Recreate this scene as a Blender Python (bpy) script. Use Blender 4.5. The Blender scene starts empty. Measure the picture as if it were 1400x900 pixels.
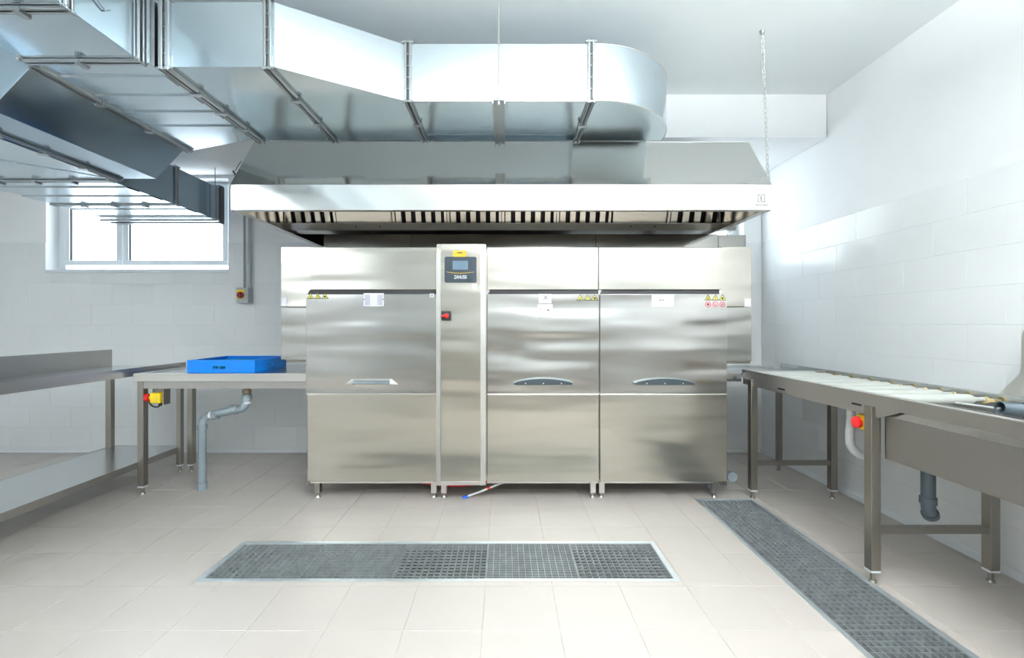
import bpy, bmesh, math, random
from mathutils import Vector, Matrix
random.seed(7)
PI = math.pi
scene = bpy.context.scene
COL = scene.collection

# ------------------------------------------------------------------ camera
FPX = 640.0
cam_d = bpy.data.cameras.new('camera'); cam = bpy.data.objects.new('camera', cam_d); COL.objects.link(cam)
cam.location = (0, 0, 1.25); cam.rotation_euler = (PI/2, 0, 0)
cam_d.sensor_width = 36; cam_d.sensor_fit = 'HORIZONTAL'; cam_d.lens = 36*FPX/1400
cam_d.shift_x = 10/1400; cam_d.shift_y = -6/1400
cam_d.clip_start = 0.05; cam_d.clip_end = 200
scene.camera = cam

# ------------------------------------------------------------------ world
w = bpy.data.worlds.new('world'); scene.world = w; w.use_nodes = True
wn = w.node_tree.nodes; wl = w.node_tree.links
bg = wn['Background']; bg.inputs[1].default_value = 6.0
tc = wn.new('ShaderNodeTexCoord'); sep = wn.new('ShaderNodeSeparateXYZ'); rmp = wn.new('ShaderNodeValToRGB')
wl.new(tc.outputs['Generated'], sep.inputs[0]); wl.new(sep.outputs['Z'], rmp.inputs[0]); wl.new(rmp.outputs[0], bg.inputs[0])
rmp.color_ramp.elements[0].position = 0.0; rmp.color_ramp.elements[0].color = (.78, .83, .88, 1)
rmp.color_ramp.elements[1].position = 0.6; rmp.color_ramp.elements[1].color = (.80, .90, 1.0, 1)

def area(name, loc, rot, sx, sy, power, color=(1, 1, 1), portal=False):
    l = bpy.data.lights.new(name, 'AREA'); l.shape = 'RECTANGLE'; l.size = sx; l.size_y = sy
    l.energy = power; l.color = color
    o = bpy.data.objects.new(name, l); COL.objects.link(o); o.location = loc; o.rotation_euler = rot
    if portal: l.cycles.is_portal = True
    return o
# unseen ceiling lamps added to light the room (their fixtures are built further down), out of view behind and above the camera
ADDED_LAMPS = [(0.25, 0.7), (1.55, 0.7), (-3.3, -0.9), (0.6, -1.2)]
LAMP_DOWN, LAMP_UP = 12, 105
for i, (x, y) in enumerate(ADDED_LAMPS):   # added pendant lamps that shine down, and up to brighten the ceiling
    area('lamp_light', (x, y, 2.585), (0, 0, 0), 1.15, .22, LAMP_DOWN, (1, .97, .93))
    area('lamp_uplight', (x, y, 2.675), (PI, 0, 0), 1.15, .22, LAMP_UP, (.95, .98, 1))

vs = scene.view_settings
vs.view_transform = 'Standard'; vs.look = 'None'; vs.gamma = 1; vs.use_curve_mapping = False
vs.exposure = 0.40

# ------------------------------------------------------------------ materials
def nt(name):
    m = bpy.data.materials.new(name); m.use_nodes = True
    return m, m.node_tree.nodes, m.node_tree.links, m.node_tree.nodes['Principled BSDF']
def plain(name, c, rough=.5, metal=0., noise=.04, scale=30, spec=None, emit=0):
    m, n, l, p = nt(name)
    p.inputs['Roughness'].default_value = rough; p.inputs['Metallic'].default_value = metal
    if spec is not None: p.inputs['Specular IOR Level'].default_value = spec
    t = n.new('ShaderNodeTexCoord'); z = n.new('ShaderNodeTexNoise'); z.inputs['Scale'].default_value = scale
    l.new(t.outputs['Object'], z.inputs['Vector'])
    r = n.new('ShaderNodeValToRGB'); l.new(z.outputs['Fac'], r.inputs[0])
    r.color_ramp.elements[0].position = .3; r.color_ramp.elements[1].position = .7
    r.color_ramp.elements[0].color = tuple(max(0, v*(1-noise)) for v in c)+(1,)
    r.color_ramp.elements[1].color = tuple(min(1, v*(1+noise)) for v in c)+(1,)
    l.new(r.outputs[0], p.inputs['Base Color'])
    if emit:
        p.inputs['Emission Color'].default_value = tuple(c)+(1,); p.inputs['Emission Strength'].default_value = emit
    return m
def steel(name, c, rough=.28, wave=0.0, wscale=(1.1, 1.1, 4.5), brush=(2, 2, 220), brushamt=.025, cvar=.012, seed=0.):
    m, n, l, p = nt(name)
    p.inputs['Metallic'].default_value = 1
    t = n.new('ShaderNodeTexCoord')
    mp = n.new('ShaderNodeMapping'); mp.inputs['Scale'].default_value = brush; l.new(t.outputs['Object'], mp.inputs[0])
    z = n.new('ShaderNodeTexNoise'); z.inputs['Scale'].default_value = 1; z.inputs['Detail'].default_value = 3
    l.new(mp.outputs[0], z.inputs['Vector'])
    mr = n.new('ShaderNodeMapRange'); l.new(z.outputs['Fac'], mr.inputs['Value'])
    mr.inputs['To Min'].default_value = rough-brushamt; mr.inputs['To Max'].default_value = rough+brushamt
    l.new(mr.outputs[0], p.inputs['Roughness'])
    r = n.new('ShaderNodeValToRGB'); l.new(z.outputs['Fac'], r.inputs[0])
    r.color_ramp.elements[0].color = tuple(v*(1-cvar) for v in c)+(1,)
    r.color_ramp.elements[1].color = tuple(min(1, v*(1+cvar)) for v in c)+(1,)
    l.new(r.outputs[0], p.inputs['Base Color'])
    if wave:
        m2 = n.new('ShaderNodeMapping'); m2.inputs['Scale'].default_value = wscale; m2.inputs['Location'].default_value = (seed, seed, seed)
        l.new(t.outputs['Object'], m2.inputs[0])
        z2 = n.new('ShaderNodeTexNoise'); z2.inputs['Scale'].default_value = 1; z2.inputs['Detail'].default_value = 1
        l.new(m2.outputs[0], z2.inputs['Vector'])
        b = n.new('ShaderNodeBump'); b.inputs['Strength'].default_value = 1; b.inputs['Distance'].default_value = wave
        l.new(z2.outputs['Fac'], b.inputs['Height']); l.new(b.outputs[0], p.inputs['Normal'])
    return m
def galv(name, c, rough=.3, wave=.004):
    m, n, l, p = nt(name)
    p.inputs['Metallic'].default_value = 1
    t = n.new('ShaderNodeTexCoord')
    v = n.new('ShaderNodeTexVoronoi'); v.inputs['Scale'].default_value = 45; l.new(t.outputs['Object'], v.inputs['Vector'])
    z = n.new('ShaderNodeTexNoise'); z.inputs['Scale'].default_value = 3; z.inputs['Detail'].default_value = 4; l.new(t.outputs['Object'], z.inputs['Vector'])
    mx = n.new('ShaderNodeMath'); mx.operation = 'MULTIPLY_ADD'; mx.inputs[1].default_value = .10
    sp = n.new('ShaderNodeSeparateColor'); l.new(v.outputs['Color'], sp.inputs[0]); l.new(sp.outputs[0], mx.inputs[0]); l.new(z.outputs['Fac'], mx.inputs[2])
    r = n.new('ShaderNodeValToRGB'); l.new(mx.outputs[0], r.inputs[0])
    r.color_ramp.elements[0].position = .35; r.color_ramp.elements[1].position = .9
    r.color_ramp.elements[0].color = tuple(q*.97 for q in c)+(1,); r.color_ramp.elements[1].color = tuple(min(1, q*1.03) for q in c)+(1,)
    l.new(r.outputs[0], p.inputs['Base Color'])
    mr = n.new('ShaderNodeMapRange'); l.new(mx.outputs[0], mr.inputs['Value'])
    mr.inputs['To Min'].default_value = rough-.015; mr.inputs['To Max'].default_value = rough+.015; l.new(mr.outputs[0], p.inputs['Roughness'])
    z2 = n.new('ShaderNodeTexNoise'); z2.inputs['Scale'].default_value = 1.6; z2.inputs['Detail'].default_value = 1; l.new(t.outputs['Object'], z2.inputs['Vector'])
    b = n.new('ShaderNodeBump'); b.inputs['Strength'].default_value = 1; b.inputs['Distance'].default_value = wave
    l.new(z2.outputs['Fac'], b.inputs['Height']); l.new(b.outputs[0], p.inputs['Normal'])
    return m
def tilemat(name, c, rough, var, spec=.5, mott=.03):
    m, n, l, p = nt(name)
    p.inputs['Specular IOR Level'].default_value = spec
    oi = n.new('ShaderNodeObjectInfo'); g = n.new('ShaderNodeNewGeometry')
    z = n.new('ShaderNodeTexNoise'); z.inputs['Scale'].default_value = 5; z.inputs['Detail'].default_value = 5; l.new(g.outputs['Position'], z.inputs['Vector'])
    a = n.new('ShaderNodeMath'); a.operation = 'MULTIPLY'; a.inputs[1].default_value = var; l.new(oi.outputs['Random'], a.inputs[0])
    b = n.new('ShaderNodeMath'); b.operation = 'MULTIPLY_ADD'; b.inputs[1].default_value = mott; l.new(z.outputs['Fac'], b.inputs[0]); l.new(a.outputs[0], b.inputs[2])
    h = n.new('ShaderNodeMix'); h.data_type = 'RGBA'; h.inputs[6].default_value = tuple(c)+(1,); h.inputs[7].default_value = (0, 0, 0, 1)
    l.new(b.outputs[0], h.inputs[0]); l.new(h.outputs[2], p.inputs['Base Color'])
    mr = n.new('ShaderNodeMapRange'); l.new(z.outputs['Fac'], mr.inputs['Value']); mr.inputs['To Min'].default_value = rough*.8; mr.inputs['To Max'].default_value = rough*1.25
    l.new(mr.outputs[0], p.inputs['Roughness'])
    return m
def glassmat():
    m, n, l, p = nt('window_glass')
    out = n['Material Output']; tr = n.new('ShaderNodeBsdfTransparent'); gl = n.new('ShaderNodeBsdfGlossy'); gl.inputs['Roughness'].default_value = .02
    tr.inputs[0].default_value = (.96, .98, .98, 1)
    mx = n.new('ShaderNodeMixShader'); g = n.new('ShaderNodeNewGeometry')
    dt = n.new('ShaderNodeVectorMath'); dt.operation = 'DOT_PRODUCT'; l.new(g.outputs['Incoming'], dt.inputs[0]); l.new(g.outputs['Normal'], dt.inputs[1])
    ab = n.new('ShaderNodeMath'); ab.operation = 'ABSOLUTE'; l.new(dt.outputs['Value'], ab.inputs[0])
    iv = n.new('ShaderNodeMath'); iv.operation = 'SUBTRACT'; iv.inputs[0].default_value = 1; l.new(ab.outputs[0], iv.inputs[1])
    pw = n.new('ShaderNodeMath'); pw.operation = 'POWER'; pw.inputs[1].default_value = 5; l.new(iv.outputs[0], pw.inputs[0])
    ma = n.new('ShaderNodeMath'); ma.operation = 'MULTIPLY_ADD'; ma.inputs[1].default_value = .9; ma.inputs[2].default_value = .04; l.new(pw.outputs[0], ma.inputs[0])
    l.new(ma.outputs[0], mx.inputs[0]); l.new(tr.outputs[0], mx.inputs[1]); l.new(gl.outputs[0], mx.inputs[2]); l.new(mx.outputs[0], out.inputs[0])
    return m

PAINT = plain('white_wall_paint', (.90, .92, .93), .6, noise=.01, scale=4)
CEILP = plain('ceiling_paint', (.88, .93, .94), .7, noise=.01, scale=3)
WTILE = tilemat('glazed_wall_tile', (.88, .905, .915), .16, .02)
WGROUT = plain('wall_grout', (.78, .81, .825), .8)
FTILE = tilemat('beige_floor_tile', (.545, .502, .462), .34, .03, mott=.06)
FGROUT = plain('floor_grout', (.505, .465, .43), .85)
BASEB = plain('white_baseboard', (.85, .89, .92), .35, noise=.01)
PVCW = plain('white_window_frame', (.82, .87, .9), .3, noise=.01)
GLASS = glassmat()
SS_A = steel('brushed_steel_wavy', (.555, .53, .475), .24, wave=.016, wscale=(.9, .9, 5.5), brushamt=.008)
SS_B = steel('brushed_steel_wavy_door', (.52, .51, .487), .22, wave=.018, wscale=(.9, .9, 6), brushamt=.008, seed=3.7)
SS = steel('brushed_steel', (.62, .61, .585), .26, wave=.002)
SS_L = steel('bright_folded_steel', (.72, .71, .68), .3)
SS_HOOD = steel('hood_steel', (.82, .815, .79), .12, wave=.002, wscale=(1.5, 1, 1), brush=(220, 2, 2))
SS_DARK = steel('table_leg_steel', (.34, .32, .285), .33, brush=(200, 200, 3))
SS_TOP = steel('table_top_steel', (.60, .62, .63), .22, wave=.002, brush=(200, 3, 3))
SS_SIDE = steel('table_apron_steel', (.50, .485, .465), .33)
FILT = steel('filter_steel', (.74, .69, .60), .3, brush=(3, 3, 3))
CASING = steel('smooth_casing_steel', (.34, .335, .32), .12)
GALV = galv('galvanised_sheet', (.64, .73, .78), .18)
GALV_SHADE = galv('galvanised_sheet_blue', (.38, .49, .58), .17)  # shaded copy of the sheet: darker reflections put into the colour
GALVF = galv('galvanised_flange', (.46, .49, .51), .28, .0)
GRATE = plain('galvanised_grating', (.31, .34, .345), .4, .4, noise=.15, scale=20)
GFRAME = plain('drain_frame_steel', (.62, .68, .70), .35, .7, noise=.06)
TROUGH = plain('drain_trough', (.08, .085, .085), .5, .2)
DARK = plain('dark_gap', (.03, .03, .032), .6)
BLACK = plain('black_plastic', (.018, .018, .02), .35)
CHAR = plain('charcoal_handle', (.035, .05, .06), .35)
PANELC = plain('charcoal_panel', (.035, .05, .065), .22)
SCREENC = plain('lcd_screen', (.16, .24, .32), .12)
WHITE = plain('white_sticker', (.86, .87, .93), .5, noise=.01)
PALEGREY = plain('pale_print', (.55, .56, .66), .5)
YELLOW = plain('yellow_plastic', (.90, .66, .02), .35)
WARNY = plain('warning_yellow', (.62, .60, .10), .5)
GOLD = plain('yellow_sticker', (.90, .58, .03), .45)
RED = plain('red_plastic', (.75, .02, .02), .3)
REDP = plain('red_print', (.60, .10, .14), .5)
DRED = plain('dark_red_knob', (.22, .01, .02), .35)
BLUE = plain('blue_rack_plastic', (.0, .23, .84), .35, noise=.03)
PVCG = plain('grey_pvc', (.23, .28, .31), .35, noise=.03)
PVCD = plain('dark_grey_pvc', (.065, .09, .11), .35, noise=.05)
BRASS = plain('brass_fitting', (.25, .19, .14), .4, .5)
RUBBER = plain('black_rubber', (.02, .02, .02), .6)
ROLLER = plain('roller_plastic', (.43, .45, .42), .4, noise=.02)
AMBER = plain('amber_bearing', (.50, .40, .20), .45)
HOSE = plain('white_hose', (.80, .82, .82), .45)
BHOSE = plain('blue_fitting', (.01, .10, .55), .4)
GREYBOX = plain('grey_switch_box', (.50, .55, .58), .45)
LAMPM = plain('lamp_diffuser', (1, .97, .93), .5, noise=0, emit=6)  # glow of the added lamps
GASKET = plain('duct_gasket', (.16, .17, .18), .5)
GREY = plain('etched_grey', (.40, .42, .42), .4)

# ------------------------------------------------------------------ mesh helpers
class MB:
    def __init__(s): s.v = []; s.f = []; s.sm = []
    def add(s, vs, fs, smooth=False):
        b = len(s.v); s.v += [tuple(q) for q in vs]; s.f += [tuple(i+b for i in f) for f in fs]; s.sm += [smooth]*len(fs); return s
    def box(s, x0, x1, y0, y1, z0, z1):
        if x1 < x0: x0, x1 = x1, x0
        if y1 < y0: y0, y1 = y1, y0
        if z1 < z0: z0, z1 = z1, z0
        return s.add([(x0,y0,z0),(x1,y0,z0),(x1,y1,z0),(x0,y1,z0),(x0,y0,z1),(x1,y0,z1),(x1,y1,z1),(x0,y1,z1)],
            [(0,3,2,1),(4,5,6,7),(0,1,5,4),(1,2,6,5),(2,3,7,6),(3,0,4,7)])
    def hexa(s, a, b):   # two matching polygons (lists of points), bridged and capped
        n = len(a)
        return s.add(list(a)+list(b), [tuple(reversed(range(n))), tuple(range(n, 2*n))]+[(i, (i+1) % n, n+(i+1) % n, n+i) for i in range(n)])
    def prism_z(s, pts, z0, z1): return s.hexa([(x, y, z0) for x, y in pts], [(x, y, z1) for x, y in pts])
    def prism_y(s, pts, y0, y1):  # pts in (x,z), ccw seen from -y
        return s.hexa([(x, y1, z) for x, z in pts], [(x, y0, z) for x, z in pts])
    def prism_x(s, pts, x0, x1):  # pts in (y,z)
        return s.hexa([(x0, y, z) for y, z in pts], [(x1, y, z) for y, z in pts])
    def cyl(s, p0, p1, r, n=16, r1=None, caps=True):
        p0 = Vector(p0); p1 = Vector(p1); d = (p1-p0).normalized(); r1 = r if r1 is None else r1
        u = d.orthogonal().normalized(); v = d.cross(u)
        a = [p0+(u*math.cos(2*PI*i/n)+v*math.sin(2*PI*i/n))*r for i in range(n)]
        b = [p1+(u*math.cos(2*PI*i/n)+v*math.sin(2*PI*i/n))*r1 for i in range(n)]
        s.add(a+b, [(i, (i+1) % n, n+(i+1) % n, n+i) for i in range(n)], True)
        if caps: s.add(a, [tuple(reversed(range(n)))]); s.add(b, [tuple(range(n))])
        return s
    def tube(s, path, r, n=12, caps=True):
        P = [Vector(p) for p in path]; rings = []; u = None
        for i, p in enumerate(P):
            d = (P[min(i+1, len(P)-1)]-P[max(i-1, 0)]).normalized()
            if u is None: u = d.orthogonal().normalized()
            u = (u-d*u.dot(d)).normalized(); v = d.cross(u)
            rr = r[i] if isinstance(r, (list, tuple)) else r
            rings.append([p+(u*math.cos(2*PI*k/n)+v*math.sin(2*PI*k/n))*rr for k in range(n)])
        vs = [q for g in rings for q in g]; fs = []
        for i in range(len(P)-1):
            for k in range(n):
                a = i*n+k; b = i*n+(k+1) % n; fs.append((a, b, b+n, a+n))
        s.add(vs, fs, True)
        if caps: s.add(rings[0], [tuple(reversed(range(n)))]); s.add(rings[-1], [tuple(range(n))])
        return s
    def mesh(s, name, off=(0, 0, 0)):
        me = bpy.data.meshes.new(name)
        me.from_pydata([(x-off[0], y-off[1], z-off[2]) for x, y, z in s.v], [], s.f)
        me.polygons.foreach_set('use_smooth', s.sm)
        bm = bmesh.new(); bm.from_mesh(me); bmesh.ops.recalc_face_normals(bm, faces=bm.faces); bm.to_mesh(me); bm.free()
        me.update(); return me
    def build(s, name, mat, parent=None, bevel=0, seg=2, label=None):
        off = Vector((0, 0, 0)); p = parent
        while p is not None: off += p.location; p = p.parent
        me = s.mesh(name, off); me.materials.append(mat)
        o = bpy.data.objects.new(name, me); COL.objects.link(o)
        if parent: o.parent = parent
        if bevel:
            m = o.modifiers.new('bevel', 'BEVEL'); m.width = bevel; m.segments = seg; m.limit_method = 'ANGLE'; m.angle_limit = .6
        if label: o['label'] = label
        return o
def B(*a): return MB().box(*a)
def arc(c, a, b, n=8):   # quarter bend points about centre c from c+a to c+b
    c = Vector(c); a = Vector(a); b = Vector(b)
    return [c+a*math.cos(t*PI/2/n)+b*math.sin(t*PI/2/n) for t in range(n+1)]
def thing(name, label, cat, loc=(0, 0, 0), group=None):
    o = bpy.data.objects.new(name, None); COL.objects.link(o); o.location = loc; o.empty_display_size = .1
    o['label'] = label; o['category'] = cat
    if group: o['group'] = group
    return o
def tag(o, label, cat, group=None):
    o['label'] = label; o['category'] = cat
    if group: o['group'] = group
    return o
def struct(o): o['kind'] = 'structure'; return o
def text(s, name, size, loc, mat, parent, depth=.0006, sx=1, rot=(PI/2, 0, 0), bold=0):
    c = bpy.data.curves.new('t', 'FONT'); c.body = s; c.size = size; c.align_x = 'CENTER'; c.align_y = 'CENTER'; c.extrude = depth; c.offset = bold
    t = bpy.data.objects.new('t', c); COL.objects.link(t)
    me = bpy.data.meshes.new_from_object(t); bpy.data.objects.remove(t); me.materials.clear(); me.materials.append(mat)
    R = Matrix.Rotation(rot[2], 4, 'Z') @ Matrix.Rotation(rot[0], 4, 'X') @ Matrix.Diagonal((sx, 1, 1, 1))
    off = Vector((0, 0, 0)); p = parent
    while p is not None: off += p.location; p = p.parent
    me.transform(Matrix.Translation(Vector(loc)-off) @ R)
    o = bpy.data.objects.new(name, me); COL.objects.link(o); o.parent = parent; return o
def X(px, Y): return (px-690)/640*Y
def Z(py, Y): return 1.25-(py-444)/640*Y
def sub(rects, hole):
    out = []
    hx0, hx1, hy0, hy1 = hole
    for x0, x1, y0, y1 in rects:
        if hx0 >= x1 or hx1 <= x0 or hy0 >= y1 or hy1 <= y0: out.append((x0, x1, y0, y1)); continue
        if hx0 > x0: out.append((x0, hx0, y0, y1))
        if hx1 < x1: out.append((hx1, x1, y0, y1))
        a, b = max(x0, hx0), min(x1, hx1)
        if hy0 > y0: out.append((a, b, y0, hy0))
        if hy1 < y1: out.append((a, b, hy1, y1))
    return [r for r in out if r[1]-r[0] > .004 and r[3]-r[2] > .004]

# ------------------------------------------------------------------ room shell
XL, XR, YB, YF, ZC = -5.4, 2.51, 4.571, -2.6, 3.045
D1 = (-1.508, .858, 2.277, 2.699)
D2 = (1.36, 1.782, 1.20, 3.362)
# floor: grout slab with the two channels left open, tiles laid on it
fl = MB()
rects = [(XL, XR, YF, YB)]
for h in (D1, D2): rects = sub(rects, h)
for r in rects:
    ztop = -.002
    fl.box(r[0], r[1], r[2], r[3], -.16, ztop)
floor = struct(fl.build('floor', FGROUT))
TP = .326; TX = .32
def tile_mesh(rs, ax, thick, ch=.0012, base=0.):
    """rs rectangles in local plane coords; ax picks the plane: 'z' floor, 'y' back wall (x,z), 'x' right wall (y,z)"""
    m = MB()
    for a0, a1, b0, b1 in rs:
        lo = [(a0, b0), (a1, b0), (a1, b1), (a0, b1)]
        hi = [(a0+ch, b0+ch), (a1-ch, b0+ch), (a1-ch, b1-ch), (a0+ch, b1-ch)]
        def P(q, t):
            if ax == 'z': return (q[0], q[1], t)
            if ax == 'y': return (q[0], -t, q[1])
            return (-t, q[0], q[1])
        v = [P(q, base) for q in lo]+[P(q, thick-ch) for q in lo]+[P(q, thick) for q in hi]
        m.add(v, [(8, 9, 10, 11)]+[(i, (i+1) % 4, 4+(i+1) % 4, 4+i) for i in range(4)]+[(4+i, 4+(i+1) % 4, 8+(i+1) % 4, 8+i) for i in range(4)])
    return m
G = .003
cache = {}
def lay(rects, ax, parent, mat, origin, thick, name):
    """one tile object from the rects of one tile cell; full tiles share mesh data"""
    a0 = min(r[0] for r in rects); b0 = min(r[2] for r in rects)
    rel = [(r[0]-a0, r[1]-a0, r[2]-b0, r[3]-b0) for r in rects]
    key = (ax, mat.name, tuple(round(v, 4) for r in rel for v in r))
    if key not in cache:
        me = tile_mesh(rel, ax, thick).mesh(name); me.materials.append(mat); cache[key] = me
    o = bpy.data.objects.new(name, cache[key]); COL.objects.link(o); o.parent = parent
    o.location = {'z': (a0, b0, origin), 'y': (a0, origin, b0), 'x': (origin, a0, b0)}[ax]
    return o
y = 1.911-TP
ys = []
while y < YB: ys.append(y); y += TP
x = -1.373-TX*13
xs = []
while x < XR: xs.append(x); x += TX
for y in ys:
    for x in xs:
        r = [(max(x+G/2, XL), min(x+TX-G/2, XR-.001), y+G/2, min(y+TP-G/2, YB-.001))]
        if r[0][1]-r[0][0] < .01: continue
        for h in (D1, D2): r = sub(r, h)
        if r: lay(r, 'z', floor, FTILE, -.002, .002, 'floor_tile')
# plain continuation of the same floor behind the camera
r2 = sub([(XL, XR, YF, ys[0]-G/2)], D2)
t2 = MB()
for q in r2: t2.box(q[0], q[1], q[2], q[3], -.002, 0)
t2.build('floor_surface', FTILE, floor)

# windows in the back wall
WZ0, WZ1 = 1.778, 2.68
WL = (-4.485, -2.70); WR = (.55, 2.335)
DZ = 2.05   # tiled to here
bw = MB()
rr = [(XL, XR, -.16, ZC)]
for a, b in (WL, WR): rr = sub(rr, (a, b, WZ0, WZ1))
for q in rr: bw.box(q[0], q[1], YB+.006, YB+.30, q[2], q[3])
wall_back = struct(bw.build('wall_back', PAINT))
rw = MB(); rw.box(XR+.006, XR+.25, YF, YB+.3, -.16, ZC)
wall_right = struct(rw.build('wall_right', PAINT))
# grout bed behind tiles
gb = MB()
rr = [(XL, XR, 0, DZ)]
for a, b in (WL, WR): rr = sub(rr, (a, b, WZ0, WZ1))
for q in rr: gb.box(q[0], q[1], YB+.0015, YB+.006, q[2], q[3])
gb.build('grout_bed', WGROUT, wall_back)
B(XR+.0015, XR+.006, YF, YB, 0, DZ).build('grout_bed', WGROUT, wall_right)
GW = .002
nrow = 0; z = DZ
while z > 0.01:
    z0 = max(z-.2, 0); half = (nrow % 2)*.2
    x = -3.035+half-.4*7
    while x < XR:
        r = [(max(x, XL)+GW/2, min(x+.4, XR)-GW/2, z0+GW/2, z-GW/2)]
        if r[0][1]-r[0][0] > .01:
            for a, b in (WL, WR): r = sub(r, (a, b, WZ0, WZ1))
            if r: lay(r, 'y', wall_back, WTILE, YB+.0015, .0015, 'wall_tile')
        x += .4
    y = 3.344+half-.4*6
    while y < YB:
        a, b = y+GW/2, min(y+.4, YB)-GW/2
        if b-a > .01: lay([(a, b, z0+GW/2, z-GW/2)], 'x', wall_right, WTILE, XR+.0015, .0015, 'wall_tile')
        y += .4
    z -= .2; nrow += 1
B(XR, XR+.0015, YF, 3.344-2.4, 0, DZ).build('tiled_surface', WTILE, wall_right)
# left wall and front wall (behind the camera), with unseen high windows added as a light source
lw = MB(); lw.box(XL-.25, XL, YF, YB+.3, -.16, ZC)
struct(lw.build('wall_left', PAINT))
FW = [(-4.6, -2.8), (.45, 2.25)]
rr = [(XL, XR, -.16, ZC)]
for a, b in FW: rr = sub(rr, (a, b, 2.0, 2.72))
fw = MB()
for q in rr: fw.box(q[0], q[1], YF-.3, YF, q[2], q[3])
wall_front = struct(fw.build('wall_front', plain('grey_wall_paint', (.56, .575, .58), .6, noise=.01, scale=4)))
struct(B(XL-.25, XR+.25, YF-.3, YB+.3, ZC, ZC+.15).build('ceiling', CEILP))
struct(B(XL, XR, 3.651, YB+.006, 2.71, ZC).build('trim_1', PAINT))
struct(B(XL, XR-.012, YB-.012, YB, 0, .028).build('baseboard_back', BASEB, bevel=.004))
struct(B(XR-.014, XR, YF, YB, 0, .045).build('baseboard_right', BASEB, bevel=.004))

def make_window(n, x0, x1, y, z0, z1, panes, d=1, hinges=True):
    w_ = bpy.data.objects.new('window_%d' % n, None); COL.objects.link(w_); w_.location = ((x0+x1)/2, y, z0); w_['kind'] = 'structure'
    m = MB(); t = .07
    m.box(x0, x1, y, y+.06*d, z0, z0+.03); m.box(x0, x1, y, y+.06*d, z1-.03, z1)
    m.box(x0, x0+t, y, y+.06*d, z0+.03, z1-.03); m.box(x1-.03, x1, y, y+.06*d, z0+.03, z1-.03)
    m.build('window_frame', PVCW, w_, bevel=.004)
    for a, b, c0, c1 in panes:   # sash outer
        s = MB(); t = .055
        s.box(a, b, y-.015*d, y+.045*d, c0, c0+.05); s.box(a, b, y-.015*d, y+.045*d, c1-.05, c1)
        s.box(a, a+t, y-.015*d, y+.045*d, c0+.05, c1-.05); s.box(b-t, b, y-.015*d, y+.045*d, c0+.05, c1-.05)
        sa = s.build('sash', PVCW, w_, bevel=.004)
        B(a+t-.004, b-t+.004, y+.012*d, y+.018*d, c0+.046, c1-.046).build('pane', GLASS, sa)
        k = MB()
        for u0, u1, v0, v1 in ((a+t, a+t+.008, c0+.05, c1-.05), (b-t-.003, b-t, c0+.05, c1-.05)): k.box(u0, u1, y-.001, y+.012*d, v0, v1)
        k.build('gasket', RUBBER, sa)
    if hinges:
        for q in (x0+.16, (x0+x1)/2+.1, x1-.1):
            h = MB(); h.box(q-.035, q+.01, y-.028, y-.014, z0+.012, z0+.022); h.box(q+.012, q+.04, y-.026, y-.014, z0+.012, z0+.022)
            h.build('hinge', GREY, w_)
    return w_
yw = YB+.135
m1 = X(80, yw)
xm0, xm1 = X(168, yw), X(171, yw)
w1 = make_window(1, WL[0], WL[1]+.0, yw, WZ0, WZ1, [(X(89, yw), xm0, Z(363, yw), WZ1-.02), (xm1-.01, X(313, yw), Z(363, yw), WZ1-.02)])
s_ = B(WL[0]+.002, WL[1]-.002, YB-.012, yw-.03, WZ0-.02, WZ0+.006).build('window_sill', PVCW, w1, bevel=.004)
w2 = make_window(2, WR[0], WR[1], yw, WZ0, WZ1, [(WR[0]+.04, 1.44, WZ0+.03, WZ1-.02), (1.44, WR[1]-.04, WZ0+.03, WZ1-.02)])
B(WR[0]+.002, WR[1]-.002, YB-.012, yw-.03, WZ0-.02, WZ0+.006).build('window_sill', PVCW, w2, bevel=.004)
for i, (a, b) in enumerate(FW):
    make_window(3+i, a, b, YF-.15, 2.0, 2.72, [(a+.04, (a+b)/2, 2.03, 2.70), ((a+b)/2, b-.04, 2.03, 2.70)], hinges=False)
    area('window_portal', ((a+b)/2, YF-.05, 2.36), (PI/2, 0, 0), b-a, .72, 1, portal=True)
for a, b in (WL, WR):
    area('window_portal', ((a+b)/2, YB+.03, (WZ0+WZ1)/2), (-PI/2, 0, 0), b-a, WZ1-WZ0, 1, portal=True)
# door in the front wall behind the camera
dr = bpy.data.objects.new('door_1', None); COL.objects.link(dr); dr.location = (-2.3, YF, 0); dr['kind'] = 'structure'
B(-2.7, -1.9, YF, YF+.04, 0, 2.02).build('door_leaf', plain('door_grey', (.35, .38, .40), .5), dr, bevel=.004)
MB().box(-2.78, -2.7, YF, YF+.06, 0, 2.1).box(-1.9, -1.82, YF, YF+.06, 0, 2.1).box(-2.78, -1.82, YF, YF+.06, 2.02, 2.1).build('door_frame', PVCW, dr, bevel=.003)

for i, (x, y) in enumerate(ADDED_LAMPS):  # fixtures of the added lamps, out of view
    t = thing('ceiling_light', ['white pendant linear lamp above the camera near the room centre', 'white pendant linear lamp above the drain on the right side',
              'white pendant linear lamp at the left end of the long work table', 'white pendant linear lamp nearest the front wall windows'][i], 'lamp', (x, y, 2.59), 'linear ceiling lamps')
    MB().box(x-.6, x+.6, y-.13, y+.13, 2.61, 2.665).build('lamp_housing', PVCW, t, bevel=.005)
    for q in (-.5, .5): MB().cyl((x+q, y, 2.66), (x+q, y, ZC), .004, 8).build('suspension_wire', GALVF, t)
    B(x-.58, x+.58, y-.115, y+.115, 2.60, 2.611).build('diffuser', LAMPM, t)

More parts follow.
